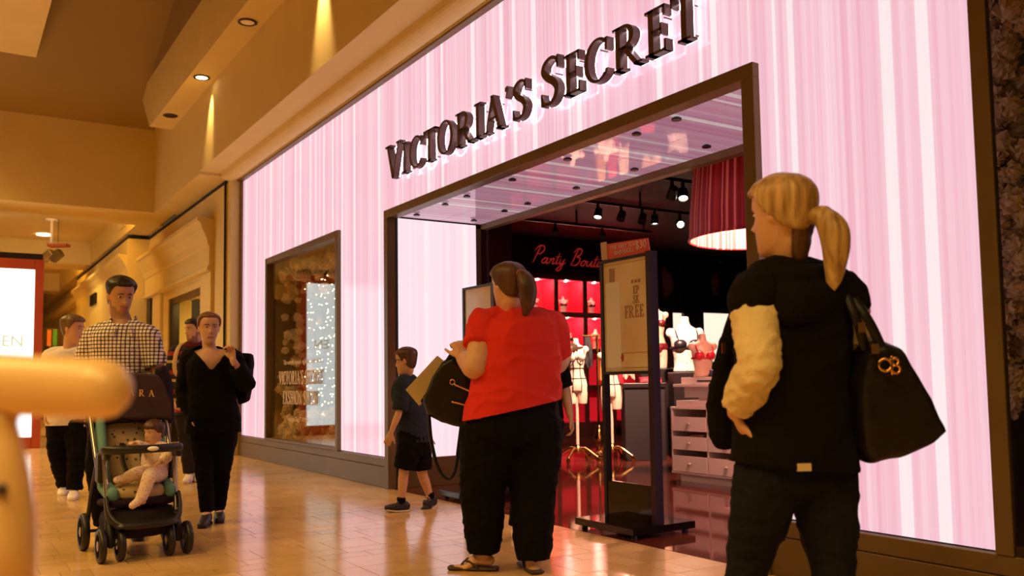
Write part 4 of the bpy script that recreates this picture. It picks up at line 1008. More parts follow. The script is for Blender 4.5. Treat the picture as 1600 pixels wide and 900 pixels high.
        b0 = w_+d*.025*z+t*.028*z; dd = (d*.72+t*.62+n*.3).normalized()
        s.b.tube([b0-dd*.01*z, b0+dd*.03*z, b0+dd*.055*z+d*.006*z, b0+dd*.075*z+d*.018*z], [.013*z, .0125*z, .0105*z, .008*z], 8, 2)
        return s
    def done(s, beard=False, lips=True, face=True, it=3):
        me = remesh(s.b, s.vox, it, origin=s.base); me.name = 'body'
        for m_ in (s.skin, M['lip'], M['stub']): me.materials.append(m_)
        if s.hs and face:
            inv = s.hM.transposed()
            for p in me.polygons:
                q = inv @ (p.center+s.base-s.ho)/s.hs
                if -.01 < q.z < .15 and q.y > .0 and abs(q.x) < .09:
                    if lips and q.y > .07 and abs(q.x) < .023 and .043 < q.z < .064-abs(q.x)*.2: p.material_index = 1
                    elif beard and (q.z < .040 or (q.y < .062 and q.z < .064) or (q.y < .03 and q.z < .10) or (.064 < q.z < .076 and abs(q.x) < .026)): p.material_index = 2
        o = put(s.name, me, None, s.base); tag(o, s.label, s.cat, s.group); s.o = o
        if s.hs and face:
            for sd in (-1, 1):
                mb = MB(); mb.ell(s.H((sd*.0305, .0735, .131)), (.0125*s.hs, .0080*s.hs, .0056*s.hs), 12, 8, s.hM); mb.cur = 1
                mb.ell(s.H((sd*.0300, .0790, .1305)), (.0060*s.hs, .0042*s.hs, .0056*s.hs), 10, 6, s.hM)
                build(mb, 'eye', [M['eyew'], M['iris']], o, smooth=True)
        return s
    def brows(s, mt):
        for sd in (-1, 1):
            build(MB().tube([s.H((sd*x, y, z)) for x, y, z in ((.014, .0935, .1500), (.030, .0920, .1530), (.047, .080, .1485))], [.0026*s.hs, .0032*s.hs, .0016*s.hs], 8, 3), 'eyebrow', mt, s.o, smooth=True)
        return s
    def hair(s, mt, f, th=.014, extra=None, wob=.003, side=1.):
        mb = MB(); mb.rows([[s.ho+s.hM @ p for p in r] for r in head_surf(s.hs, f, th, side=side)])
        if extra: extra(mb)
        rput(mb, 'hair', mt, s.o, .006, 2, wob=wob, wscale=28, wstr=(1, 1, .3)); return s
    def cloth(s, name, mt, fn, vox=.009, it=4, wob=.005, wscale=9, cut=None, wstr=(1, 1, 1), hem=None):
        mb = MB(); fn(mb); o = rput(mb, name, mt, s.o, vox, it, wob=wob, wscale=wscale, wstr=wstr, seed=len(s.label), fold=(.9 if name in ('shirt', 't_shirt', 'top', 'jumper', 'trousers', 'jeans', 'sleeve', 'vest', 'shorts') else 0.))
        if hem:
            bm = bmesh.new(); bm.from_mesh(o.data); bmesh.ops.bisect_plane(bm, geom=bm.verts[:]+bm.edges[:]+bm.faces[:], plane_co=V(hem[0])-s.base, plane_no=V(hem[1]), clear_outer=True); bm.to_mesh(o.data); bm.free()
            so_ = o.modifiers.new('thick', 'SOLIDIFY'); so_.thickness = .004; so_.offset = -1
        if cut:
            bm = bmesh.new(); bm.from_mesh(o.data); wl = s.base
            bmesh.ops.delete(bm, geom=[f for f in bm.faces if cut(f.calc_center_median()+wl)], context='FACES')
            for _ in range(12): bmesh.ops.smooth_vert(bm, verts=[v for v in bm.verts if v.is_boundary and v.co.z > s.j['chest'].z-.12], factor=.5, use_axis_x=True, use_axis_y=True, use_axis_z=True)
            bm.to_mesh(o.data); bm.free()
        return o
    def torso_tube(s, mb, e, lo=1, hem=None, p=2.2, top=True, hemf=1.):
        pts = list(s.j['sp']); rs = [(a+e, b_+e) for a, b_ in s.tr]
        pts = pts[lo:]; rs = rs[lo:]
        for q in 'lr': mb.tube([s.j['neck']-ZA*.035*s.k, s.j['neck'].lerp(s.j['sh'+q], .55)-ZA*.008*s.k, s.j['sh'+q]], [.045*s.k+e, .052*s.k+e, .056*s.armk+e], 14, 4)
        if hem is not None: pts = [s.P(hem)]+pts; rs = [(rs[0][0]*hemf, rs[0][1]*hemf)]+rs
        mb.tube(pts, rs, 24, 4, ref=s.S, cap='flat', p=p)
    def sleeve(s, mb, q, f, e, end=None):
        A = s.j['arm'+q]; pts = along([A[0], A[0].lerp(A[1], .5), A[1], A[1].lerp(A[2], .5), A[2]], f*2)
        r = [(x*s.armk+e) for x in (.056, .050, .043, .040, .030)][:len(pts)]
        if end: r[-1] = end
        mb.tube([A[0]-(A[1]-A[0]).normalized()*.01]+pts, [r[0]*.95]+r, 16, 4, cap='flat'); 
    def trousers(s, mb, e, f=2., rad=(.095, .085, .066, .060, .055), hem=None, waist=True):
        j = s.j
        if waist: mb.tube([j['sp'][0]-(j['sp'][1]-j['sp'][0])*.35, j['sp'][0], j['sp'][1], j['sp'][1].lerp(j['sp'][2], .72)], [(s.tr[0][0]*.75+e, s.tr[0][1]*.75+e), (s.tr[0][0]*1.1+e, s.tr[0][1]*1.1+e), (s.tr[1][0]+e, s.tr[1][1]+e), (s.tr[1][0]*.91+e, s.tr[1][1]*.91+e)], 22, 4, ref=s.S, cap='flat', p=2.2)
        for q in 'lr':
            G = j['leg'+q]; pts = along([G[0], G[0].lerp(G[1], .5), G[1], G[1].lerp(G[2], .5), G[2]], f*2)
            r = [x*s.legk+e for x in rad][:len(pts)]
            if hem: r[-1] = hem
            mb.tube([G[0]+V((0, 0, .04))]+pts, [r[0]*.9]+r, 18, 4, cap='flat')
    def shoe(s, q, mt, sole, k=1., low=False, heel=None, toe=None):
        t = heel and s.P(toe) or s.j['to'+q]; h = s.P(heel) if heel else s.j['an'+q].copy(); d = (t-h); d.z = 0
        d.normalize(); side = d.cross(ZA); hz = h.z-.045*k
        hb = V((h.x, h.y, hz))-d*.045*k; te = V((t.x, t.y, t.z))+d*.02*k
        mb = MB(); mb.tube([hb, hb+d*.07*k, hb.lerp(te, .6), te], [(.036*k, .045*k), (.040*k, .052*k), (.045*k, .036*k), (.034*k, .024*k)], 16, 4, ref=side, p=2.4)
        o = rput(mb, 'shoe', mt, s.o, .006, 3)
        sb2 = MB(); dz = (te-hb).z
        L_ = [hb-d*.012+V((0, 0, -.042*k)), hb.lerp(te, .5)+V((0, 0, -.038*k)), te+V((0, 0, -.020*k))]
        sb2.tube(L_, [(.038*k, .012*k), (.044*k, .012*k), (.034*k, .011*k)], 14, 4, ref=side, p=2.6); build(sb2, 'sole', sole, o, smooth=True)
        return o

M['blk_cloth'] = fab('black cloth', (.003, .0025, .0025), (.005, .004, .004)); M['blk_trs'] = fab('black trousers', (.003, .0025, .0025), (.005, .004, .0035), .9, .12)
M['shoe_w'] = mat('white shoe', (.78, .72, .66), .5); M['shoe_d'] = mat('dark shoe', (.018, .014, .022), .5); M['sole_w'] = mat('pale sole', (.62, .52, .40), .6); M['sole_d'] = mat('dark sole', (.02, .014, .01), .7)

# stroller frame of reference: hd heads forward, lat across, s0 on the floor under the front axle
hd = (-F0*math.cos(math.radians(35))+R0*math.sin(math.radians(35))).normalized(); lat = ZA.cross(hd)*1.0
if lat.dot(R0) < 0: lat = -lat
s0 = onZ(226, 872, 0)
def SL(u, v, z): return s0+lat*u+hd*v+ZA*z

# ---------------------------------------------------------------- checked shirt man behind the stroller
def check_mat():
    m = mat('checked cotton', (.8, .75, .7), .8); n, l, b = nodes(m)
    tc = N(m, 'ShaderNodeTexCoord'); ro = N(m, 'ShaderNodeMapping'); ro.inputs['Rotation'].default_value = (0, 0, -math.atan2(R0.y, R0.x)); l.new(tc.outputs['Object'], ro.inputs[0])
    s_ = N(m, 'ShaderNodeSeparateXYZ'); l.new(ro.outputs[0], s_.inputs[0])
    def st(o):
        a = N(m, 'ShaderNodeMath', operation='MULTIPLY', i_1=1/.0245); l.new(o, a.inputs[0])
        f = N(m, 'ShaderNodeMath', operation='FRACT'); l.new(a.outputs[0], f.inputs[0])
        g = N(m, 'ShaderNodeMath', operation='LESS_THAN', i_1=.34); l.new(f.outputs[0], g.inputs[0]); return g.outputs[0]
    ad = N(m, 'ShaderNodeMath', operation='ADD'); l.new(st(s_.outputs[0]), ad.inputs[0]); l.new(st(s_.outputs[2]), ad.inputs[1])
    hf = N(m, 'ShaderNodeMath', operation='MULTIPLY', i_1=.5); l.new(ad.outputs[0], hf.inputs[0])
    r = ramp(m, [(0, (.86, .80, .76)), (.25, (.20, .14, .17)), (.75, (.014, .010, .018))], 'CONSTANT'); l.new(hf.outputs[0], r.inputs[0]); l.new(r.outputs[0], b.inputs['Base Color'])
    return m
f = Fig('man in black and white checked shirt pushing the stroller', 6.0, 190, 22, 'skin_tan')
f.head((191, 436), .250, 44, 14).joints(neck=(193, 507), chest=(190, 540), waist=(189, 590), pelv=(188, 645), shl=(147, 526), shr=(232, 525), ell=(125, 588, -.0), elr=(250, 588, -.0), wrl=SL(-.16, -.765, 1.125), wrr=SL(.16, -.765, 1.125), hpl=(168, 655), hpr=(206, 655), knl=(154, 732, -.03), knr=(214, 735, -.03), anl=(163, 818, .08), anr=(214, 822, .0), tol=(158, 838, -.08), tor=(216, 840, -.14))
f.body((.16, .115), (.165, .12), (.175, .115), 1.05, 1.02, 1.05, .062).hand('l', hd-ZA*.22, -ZA, 48).hand('r', hd-ZA*.22, -ZA, 48, thumb=-1).done(beard=True)
f.brows(M['h_blk']).hair(M['h_blk'], hm(.200, .110, .035), .024, lambda mb: mb.ell(f.H((0, .035, .222)), (.055*f.hs, .05*f.hs, .026*f.hs), M=f.hM), side=.22)
sh = f.cloth('shirt', check_mat(), lambda mb: (f.torso_tube(mb, .018, 1, (188, 680)), f.sleeve(mb, 'l', .72, .020, .072), f.sleeve(mb, 'r', .72, .020, .072)), wob=.006, hem=(f.P((188, 662)), -ZA))
cl = MB()
for sd in (-1, 1):
    n0 = f.j['neck']; cl.tube([n0+f.S*sd*.072-f.fw*.05+ZA*.04, n0+f.S*sd*.082+f.fw*.03+ZA*.005, n0+f.S*sd*.05+f.fw*.105-ZA*.05, n0+f.S*sd*.055+f.fw*.12-ZA*.085], [(.028, .008), (.028, .008), (.026, .008), (.010, .006)], 10, 4, ref=ZA)
build(cl, 'collar', sh.data.materials[0], f.o, smooth=True)
f.cloth('undershirt', fab('grey tee', (.05, .05, .045)), lambda mb: mb.tube([f.j['neck']+f.fw*.06-ZA*.12, f.j['neck']+f.fw*.075-ZA*.05], [(.03, .05), (.03, .03)], 12, 2, ref=f.S), wob=0)
f.cloth('trousers', M['blk_trs'], lambda mb: f.trousers(mb, .010))
for q in 'lr': f.shoe(q, M['shoe_d'], M['sole_d'], 1.05)

# ---------------------------------------------------------------- man in white T-shirt
g = Fig('man in white T-shirt and black trousers walking behind the checked man', 8.3, 105, 34)
g.head((115, 495), .245, 84, 4).joints(neck=(109, 546), chest=(105, 575), waist=(103, 615), pelv=(104, 655), shl=(80, 557), shr=(131, 557), ell=(70, 604), elr=(138, 604), wrl=(72, 645, -.08), wrr=(141, 645, -.08), hpl=(92, 660), hpr=(117, 660), knl=(90, 708, -.02), knr=(121, 712, -.06), anl=(101, 757, .22), anr=(116, 765, -.12), tol=(97, 772, .08), tor=(113, 779, -.30))
g.body((.155, .11), (.15, .11), (.185, .115), 1., 1., 1., .058).hand('l', None, R0, 30).hand('r', None, -R0, 30, thumb=-1).done()
g.brows(M['h_lbr']).hair(M['h_lbr'], hm(.190, .11, .045), .024, side=.25)
g.cloth('t_shirt', fab('white cotton', (.78, .72, .66), (.84, .78, .72), .85, .2), lambda mb: (g.torso_tube(mb, .022, 1, (104, 680)), g.sleeve(mb, 'l', .9, .025, .070), g.sleeve(mb, 'r', .9, .025, .070)), hem=(g.P((104, 664)), -ZA))
g.cloth('trousers', M['blk_trs'], lambda mb: g.trousers(mb, .014), wob=.008)
for q in 'lr': g.shoe(q, M['shoe_w'], M['sole_w'], 1.1)

# ---------------------------------------------------------------- woman in black
k = Fig('woman in black top and trousers walking with a raised hand', 6.64, 330, 26)
k.head((327, 490), .228, 27, 3).joints(neck=(327, 546), chest=(331, 578), waist=(331, 615), pelv=(333, 655), shl=(298, 560), shr=(363, 560), ell=(287, 612, .0), elr=(385, 600, -.02), wrl=(299, 654, -.08), wrr=(364, 563, -.14), hpl=(318, 662), hpr=(351, 662), knl=(319, 730, -.06), knr=(346, 735, .02), anl=(323, 800, -.12), anr=(342, 796, .06), tol=(316, 820, -.30), tor=(343, 812, -.08))
k.body((.175, .12), (.145, .11), (.155, .12), .93, .95, .95, .05).hand('l', None, R0, 40).hand('r', ZA-R0*.15, -F0*-1*-1+R0*-.5, 38, thumb=-1).done()
k.brows(M['h_brn'])
def bun(mb): mb.ell(k.H((0, -.115, .15)), (.045*k.hs, .04*k.hs, .045*k.hs), M=k.hM)
k.hair(noisy('auburn hair', (.13, .05, .018), (.26, .11, .04), 30, .45, .5, 40, stretch=(1, 1, .12)), hm(.205, .135, .05), .016, bun, .003)
nk = k.j['neck']
def vcut(c):
    d = c-nk; return d.dot(k.fw) > .0 and d.z > -.155+abs(d.dot(k.S))*1.35-.0 and abs(d.dot(k.S)) < .115
k.cloth('top', M['blk_cloth'], lambda mb: (k.torso_tube(mb, .024, 1, (333, 690), hemf=1.03), k.sleeve(mb, 'l', 1.92, .022, .045), k.sleeve(mb, 'r', 1.75, .026, .06)), cut=vcut, hem=(k.P((333, 676)), -ZA))
k.cloth('trousers', M['blk_trs'], lambda mb: k.trousers(mb, .010, 2., (.098, .086, .062, .048, .040)))
for q in 'lr': k.shoe(q, M['shoe_d'], M['sole_d'], .95)

# ---------------------------------------------------------------- man in striped jumper
def jumper_mat():
    m = mat('striped jumper', (.1, .02, .02), .9); n, l, b = nodes(m); tc = N(m, 'ShaderNodeTexCoord'); s_ = N(m, 'ShaderNodeSeparateXYZ'); l.new(tc.outputs['Object'], s_.inputs[0])
    a = N(m, 'ShaderNodeMath', operation='MULTIPLY', i_1=1/.20); l.new(s_.outputs[2], a.inputs[0]); f_ = N(m, 'ShaderNodeMath', operation='FRACT'); l.new(a.outputs[0], f_.inputs[0])
    r = ramp(m, [(0, (.012, .010, .012)), (.32, (.52, .36, .15)), (.46, (.012, .010, .012)), (.70, (.30, .025, .03)), (.92, (.012, .010, .012))], 'CONSTANT'); l.new(f_.outputs[0], r.inputs[0]); l.new(r.outputs[0], b.inputs['Base Color']); return m
s5 = Fig('man in dark jumper with red and cream stripes and a backpack', 9.46, 300, -6, 'skin')
s5.head((303, 499), .242, -38, 4).joints(neck=(304, 541), chest=(298, 568), waist=(297, 602), pelv=(298, 636), shl=(275, 553), shr=(326, 553), ell=(267, 595, -.02), elr=(333, 595), wrl=(273, 626, -.10), wrr=(331, 630, -.06), hpl=(288, 640), hpr=(310, 640), knl=(292, 690, -.04), knr=(311, 690), anl=(297, 739, -.04), anr=(313, 737, .1), tol=(291, 752, -.22), tor=(310, 748, -.08))
s5.body((.155, .11), (.155, .115), (.18, .12), 1., 1.05, 1., .058).hand('l', None, R0, 35).hand('r', None, -R0, 35, thumb=-1).done(beard=True)
s5.brows(M['h_blk']).hair(M['h_blk'], hm(.190, .11, .045), .018, side=.3)
s5.cloth('jumper', jumper_mat(), lambda mb: (s5.torso_tube(mb, .030, 1, (298, 660)), s5.sleeve(mb, 'l', 1.9, .030, .05), s5.sleeve(mb, 'r', 1.9, .030, .05)), hem=(s5.P((298, 648)), -ZA))
s5.cloth('trousers', fab('dark jeans', (.022, .016, .014)), lambda mb: s5.trousers(mb, .014))
s5.cloth('hood', fab('dark red hood', (.10, .012, .012)), lambda mb: mb.tube([s5.j['neck']+s5.S*math.cos(t)*.085+s5.fw*math.sin(t)*.085+ZA*(.02-.02*math.sin(t)) for t in [i*math.pi/6 for i in range(13)]], .032, 10, 2), wob=.004)
for q in 'lr': s5.shoe(q, M['shoe_w'], M['sole_w'], 1.05)
for q, sd in (('l', -1), ('r', 1)):
    p0 = s5.j['sh'+q].lerp(s5.j['neck'], .35)
    build(MB().tube([p0-s5.fw*.13+ZA*.03, p0+ZA*.085, p0+s5.fw*.135-ZA*.02, p0+s5.fw*.155-ZA*.22, p0+s5.fw*.02-ZA*.36+s5.S*(.06 if q == 'r' else -.06)], [(.024, .006)]*5, 10, 5, ref=s5.S), 'backpack_strap', mat('cream strap', (.62, .44, .20), .8), s5.o, smooth=True)

# ---------------------------------------------------------------- boy
y = Fig('boy in navy T-shirt and black shorts with glasses beside the doorway', 7.08, 645, -112, 'skin')
y.head((633, 544), .214, -105, 6).joints(neck=(633, 589), chest=(638, 618), waist=(645, 652), pelv=(648, 688), shl=(630, 604, -.13), shr=(648, 602, .12), ell=(623, 645, -.17), elr=(665, 645, .16), wrl=(611, 676, -.19), wrr=(668, 682, .10), hpl=(640, 695, -.07), hpr=(656, 695, .07), knl=(631, 738, -.07), knr=(660, 740, .07), anl=(627, 783, -.07), anr=(672, 776, .10), tol=(608, 793, -.10), tor=(664, 797, .05))
y.body((.125, .10), (.115, .095), (.125, .095), .82, .70, .74, .042).hand('l', None, F0, 25, .95).hand('r', None, -F0, 25, .95, thumb=-1).done()
y.brows(M['h_brn']).hair(M['h_brn'], hm(.185, .10, .04), .014, None, .0015, .4)
y.cloth('t_shirt', fab('navy cotton', (.018, .026, .045), (.026, .036, .058)), lambda mb: (y.torso_tube(mb, .024, 1, (650, 706), hemf=1.06), y.sleeve(mb, 'l', .9, .026, .058), y.sleeve(mb, 'r', .9, .026, .058)), hem=(y.P((650, 690)), -ZA))
y.cloth('shorts', M['blk_trs'], lambda mb: y.trousers(mb, .024, .85, (.095, .09, .09, .06, .05), .085))
for q in 'lr':
    so = y.shoe(q, M['shoe_d'], M['sole_w'], .88)
    y.cloth('sock', M['blk_cloth'], lambda mb: mb.tube([y.j['an'+q]+ZA*-.02, y.j['an'+q]+ZA*.035], [.036, .035], 12, 1, cap='flat'), .007, 1, 0)
gs = MB()
for sd in (-1, 1):
    gs.tube([y.H((sd*.031+.022*math.cos(t), .098, .131+.016*math.sin(t))) for t in [i*math.pi/6 for i in range(13)]], .0022, 6, 1)
    gs.tube([y.H((sd*.053, .096, .134)), y.H((sd*.074, .06, .136)), y.H((sd*.079, -.005, .132))], .0028, 6, 2)
build(gs, 'glasses', M['dkframe'], y.o, smooth=True)

# ---------------------------------------------------------------- woman in red
r = Fig('woman in red T-shirt and black wide trousers with a brown ponytail', 4.75, 800, -152, 'skin', .0075)
r.head((792, 413), .240, -140, 4).joints(neck=(797, 486), chest=(810, 530), waist=(808, 592), pelv=(802, 655), shl=(764, 512), shr=(856, 514, .08), ell=(743, 572, -.14), elr=(868, 566, .16), wrl=(724, 560, .17), wrr=(884, 546, .36), hpl=(768, 668), hpr=(834, 668, .05), knl=(754, 765, .02), knr=(833, 775, .03), anl=(756, 866, .04), anr=(833, 880, -.02), tol=(712, 886, .06), tor=(818, 893, .14))
r.body((.245, .175), (.22, .175), (.195, .16), 1., 1.62, 1.15, .058).hand('l', ZA*.9-R0*.35+F0*.3, -R0*.2+F0, 35).hand('r', None, -ZA, 30, thumb=-1).done()
def pony(mb): mb.tube([r.H((0, -.095, .165)), r.H((0, -.125, .15)), r.H((.0, -.15, .10)), r.H((.0, -.15, .02)), r.H((.0, -.12, -.05))], [.024, .038, .052, .044, .016], 12, 4)
r.hair(M['h_brn'], hm(.180, .11, .045), .014, None, .002)
r.cloth('ponytail', M['h_brn'], pony, .006, 2, .004, 26, wstr=(1, 1, .3))
tie = MB(); tie.tube([r.H((0, -.105, .162))+r.hM @ V((.024*math.cos(t), 0, .024*math.sin(t))) for t in [i*math.pi/6 for i in range(13)]], .007, 8, 1); build(tie, 'hair_tie', mat('coral hair tie', (.7, .12, .10), .6), r.o, smooth=True)
r.cloth('t_shirt', fab('red cotton', (.62, .030, .022), (.70, .038, .026), .8, .25, 60), lambda mb: (r.torso_tube(mb, .026, 1, (801, 680), hemf=1.02), r.sleeve(mb, 'l', .55, .022, .104), r.sleeve(mb, 'r', .80, .020, .095)), wob=.011, wscale=5, wstr=(1, 1, .7), hem=(r.P((803, 640)), (-ZA+R0*.20).normalized()))
r.cloth('trousers', M['blk_trs'], lambda mb: r.trousers(mb, .014, 1.95, (.135, .115, .095, .085, .085), .090), wob=.006)
for q in 'lr':
    t = r.j['to'+q]; h = r.j['an'+q]; d = t-h; d.z = 0; d.normalize(); hb = V((h.x, h.y, .012))-d*.07
    zt = .012
    build(MB().tube([hb, hb+d*.12, hb+d*.26], [(.040, .011), (.042, .011), (.036, .011)], 14, 4, ref=d.cross(ZA), p=2.6), 'flip_flop', mat('brown sandal', (.06, .03, .015), .7), r.o, smooth=True)
    for sd in (-1, 1): build(MB().tube([hb+d*.20+ZA*.01, hb+d*.16+d.cross(ZA)*sd*.03+ZA*.045, hb+d*.10+d.cross(ZA)*sd*.042+ZA*.012], .006, 6, 4), 'strap', mat('sandal strap', (.05, .025, .012), .7), r.o, smooth=True)

# ---------------------------------------------------------------- person mostly hidden behind the woman in red
hpn = Fig('person in black short sleeves standing behind the woman in red', 5.85, 838, 165, 'skin')
hpn.head((816, 486), .225, 165, 25).joints(neck=(828, 540), chest=(838, 565), waist=(840, 610), pelv=(838, 660), shl=(806, 556), shr=(866, 556), ell=(800, 610), elr=(882, 606), wrl=(805, 660), wrr=(891, 650, -.04), hpl=(824, 665), hpr=(852, 665), knl=(820, 745), knr=(850, 745), anl=(808, 822, -.05), anr=(842, 816), tol=(816, 826, .14), tor=(850, 822, .2))
hpn.body((.16, .115), (.14, .11), (.155, .11), .9, .9, .9, .05).hand('l', None, R0, 25).hand('r', None, -R0, 25, 1.05, thumb=-1).done()
hpn.hair(M['h_brn'], hm(.18, .1, .04), .014)
hpn.cloth('t_shirt', M['blk_cloth'], lambda mb: (hpn.torso_tube(mb, .02, 1, (838, 685)), hpn.sleeve(mb, 'l', 1.0, .022, .058), hpn.sleeve(mb, 'r', 1.0, .022, .058)), hem=(hpn.P((838, 668)), -ZA))
hpn.cloth('trousers', M['blk_trs'], lambda mb: hpn.trousers(mb, .01))
for q in 'lr': hpn.shoe(q, M['shoe_w'], M['sole_w'], .95)

# ---------------------------------------------------------------- blonde woman with vest
b1 = Fig('blonde woman in black hooded vest and dark jeans with hand in pocket', 2.95, 1235, -166, 'skin', .0075)
b1.head((1218, 281), .250, -138, 2).joints(neck=(1228, 412), chest=(1238, 500), waist=(1236, 605), pelv=(1240, 715), shl=(1180, 468, -.09), shr=(1315, 468, -.02), ell=(1186, 572, -.19), elr=(1338, 590, .14), wrl=(1148, 645, -.06), wrr=(1305, 660, .26), hpl=(1203, 735, -.02), hpr=(1284, 735, .03), knl=(1168, 885, .05), knr=(1302, 895, -.02), anl=(1140, 1030, .0), anr=(1312, 1045, -.04), tol=(1105, 1052, .12), tor=(1300, 1062, .14))
b1.body((.178, .125), (.155, .115), (.165, .115), 1., 1.0, 1.0, .052).hand('l', (R0*.4-ZA*.8+F0*.3), R0, 30).hand('r', None, -R0, 30, thumb=-1).done()
b1.hair(M['h_bld'], hm(.186, .115, .06), .020, None, .003)
b1.cloth('ponytail', M['h_bld'], lambda mb: mb.tube([b1.H((0, -.10, .10)), b1.H((.0, -.135, .095)), b1.H((.0, -.165, .05)), b1.H((.0, -.168, -.02)), b1.H((.01, -.15, -.10)), b1.H((.01, -.14, -.135))], [.026, .034, .046, .042, .026, .010], 14, 4), .006, 2, .004, 26, wstr=(1, 1, .2))
b1.cloth('under_hair', M['h_brn'], lambda mb: mb.tube([b1.H((0, -.070, .085)), b1.H((0, -.060, .03)), b1.H((0, -.05, -.02))], [(.052, .03), (.046, .026), (.03, .02)], 12, 3, ref=b1.hM.col[0]), .006, 2, .004, 26)
M['sweat'] = fab('cream knit', (.68, .55, .30), (.76, .62, .36), .9, .35, 90)
b1.cloth('sleeve', M['sweat'], lambda mb: b1.sleeve(mb, 'l', 1.88, .022, .052), wob=.007, wscale=14)
b1.cloth('sleeve', M['sweat'], lambda mb: b1.sleeve(mb, 'r', 1.9, .022, .05), wob=.006, wscale=14)
M['vest'] = fab('black fleece vest', (.005, .004, .0035), (.008, .006, .005), .95, .5, 70)
def vest(mb):
    b1.torso_tube(mb, .036, 1, (1240, 770), hemf=1.03)
    for q in 'lr':
        a = b1.j['sh'+q]; d = (b1.j['el'+q]-a).normalized(); mb.tube([a-d*.05+ZA*.01, a-d*.01], [.070, .078], 16, 2, cap='flat')
    # open left front hanging forward
    mb.tube([b1.P((1165, 480, .12)), b1.P((1142, 560, .16)), b1.P((1128, 640, .18)), b1.P((1135, 690, .16))], [(.05, .03), (.055, .03), (.055, .03), (.05, .03)], 12, 4, ref=R0)
b1.cloth('vest', M['vest'], vest, .009, 4, .006, 7, hem=(b1.P((1240, 728)), (-ZA-R0*.10).normalized()))
nk2 = b1.j['neck']
b1.cloth('hood', M['vest'], lambda mb: (mb.tube([b1.P(q) for q in ((1160, 442, .02), (1188, 462, -.10), (1240, 476, -.16), (1296, 462, -.12), (1328, 440, .0))], [(.040, .030), (.056, .035), (.068, .038), (.056, .035), (.040, .030)], 16, 5, ref=ZA), mb.tube([b1.P(q) for q in ((1180, 425, .06), (1200, 432, -.08), (1240, 436, -.12), (1285, 430, -.08), (1300, 420, .04))], [.030, .038, .042, .038, .030], 14, 4)), .009, 5, .007, 9)
b1.cloth('jeans', fab('dark denim', (.007, .008, .013), (.012, .013, .020), .85, .3, 120), lambda mb: b1.trousers(mb, .004, 2., (.110, .095, .066, .060, .055)), wob=.005, wscale=11)
for q in 'lr': b1.shoe(q, M['shoe_d'], M['sole_d'], 1.)
pc = b1.P((1256, 730, -.165))
build(MB().obox(pc, R0, F0, ZA, .022, .006, .012), 'belt_patch', mat('pale patch', (.6, .48, .3), .6), b1.o)
pc = b1.P((1131, 544, .10)); build(MB().obox(pc, R0, F0, ZA, .007, .004, .018), 'zip_pull', M['gold'], b1.o)
# ================================================================== BAGS
M['blk_lth'] = noisy('black leather', (.006, .005, .005), (.010, .008, .008), 12, .42, .25, 35, spec=.3)
def slab_mb(poly, w_, th, ndir=None, sh=.86):
    """soft bag: outline at distance w_, real thickness th along ndir, edges pulled in so that it bulges"""
    n = V(ndir).normalized() if ndir is not None else F0
    P = [at(x, y_, w_) for x, y_ in poly]; c = sum(P, V((0, 0, 0)))/len(P); rows = []
    for d, k_ in ((-.5, sh), (-.3, .98), (0, 1.), (.3, .98), (.5, sh)): rows.append([c+(p-c)*k_+n*(th*d) for p in P])
    mb = MB(); mb.rows(rows); return mb, c
def bag(name, label, poly, w_, th, mt, ndir=None, it=6, wob=.006, cat='bag', vox=.009, sh=.86):
    mb, c = slab_mb(poly, w_, th, ndir, sh); zmin = min(v.z for v in mb.v)
    t_ = thing(name, label, cat, (c.x, c.y, zmin)); rput(mb, 'bag_body', mt, t_, vox, it, wob=wob, wscale=8); return t_
# woman in red: handbag, shopping bag
hb_ = bag('handbag', 'black leather handbag hung on the elbow of the woman in red', [(660, 628), (676, 590), (690, 566), (712, 552), (733, 572), (741, 602), (737, 645), (722, 667), (690, 661), (668, 648)], 5.07, .17, M['blk_lth'])
build(MB().tube([at(x, y_, 5.05) for x, y_ in ((670, 648), (674, 690), (684, 730), (699, 748), (711, 736), (717, 695), (722, 655))], [(.016, .011)]*7, 10, 5, ref=F0), 'strap', M['blk_lth'], hb_, smooth=True)
build(MB().tube([at(x, y_, 5.02+d) for x, y_, d in ((694, 572, .02), (706, 553, -.04), (722, 546, -.08), (733, 556, -.05), (731, 582, .03))], .010, 8, 5), 'handle', M['blk_lth'], hb_, smooth=True)
for pts in (((711, 601), (722, 606), (738, 613)), ((707, 628), (716, 630), (727, 633))):
    build(MB().tube([at(x, y_, 4.965) for x, y_ in pts], .006, 8, 3), 'zip', M['gold'], hb_, smooth=True)
rg = at(707, 597, 4.965); build(MB().tube([rg+R0*.014*math.cos(t)+ZA*.014*math.sin(t) for t in [i*math.pi/6 for i in range(13)]], .004, 6, 1), 'ring', M['gold'], hb_, smooth=True)
kb = noisy('tan paper', (.46, .34, .16), (.54, .41, .21), 4, .6)
sb3, c = slab_mb([(635, 609), (684, 556), (699, 568), (656, 634)], 5.195, .10, sh=.99)
tb_ = thing('shopping_bag', 'tan paper shopping bag with dark striped edge tucked by the handbag', 'bag', (c.x, c.y, min(v.z for v in sb3.v)))
build(sb3, 'bag_body', kb, tb_)
e0, e1 = at(697, 571, 5.14), at(660, 630, 5.14)
for i in range(9):
    q = e0.lerp(e1, (i+.5)/9); build(MB().obox(q, (e1-e0), F0, (e1-e0).cross(F0), .012, .004, .016), 'stripe', M['blk_lth'], tb_)
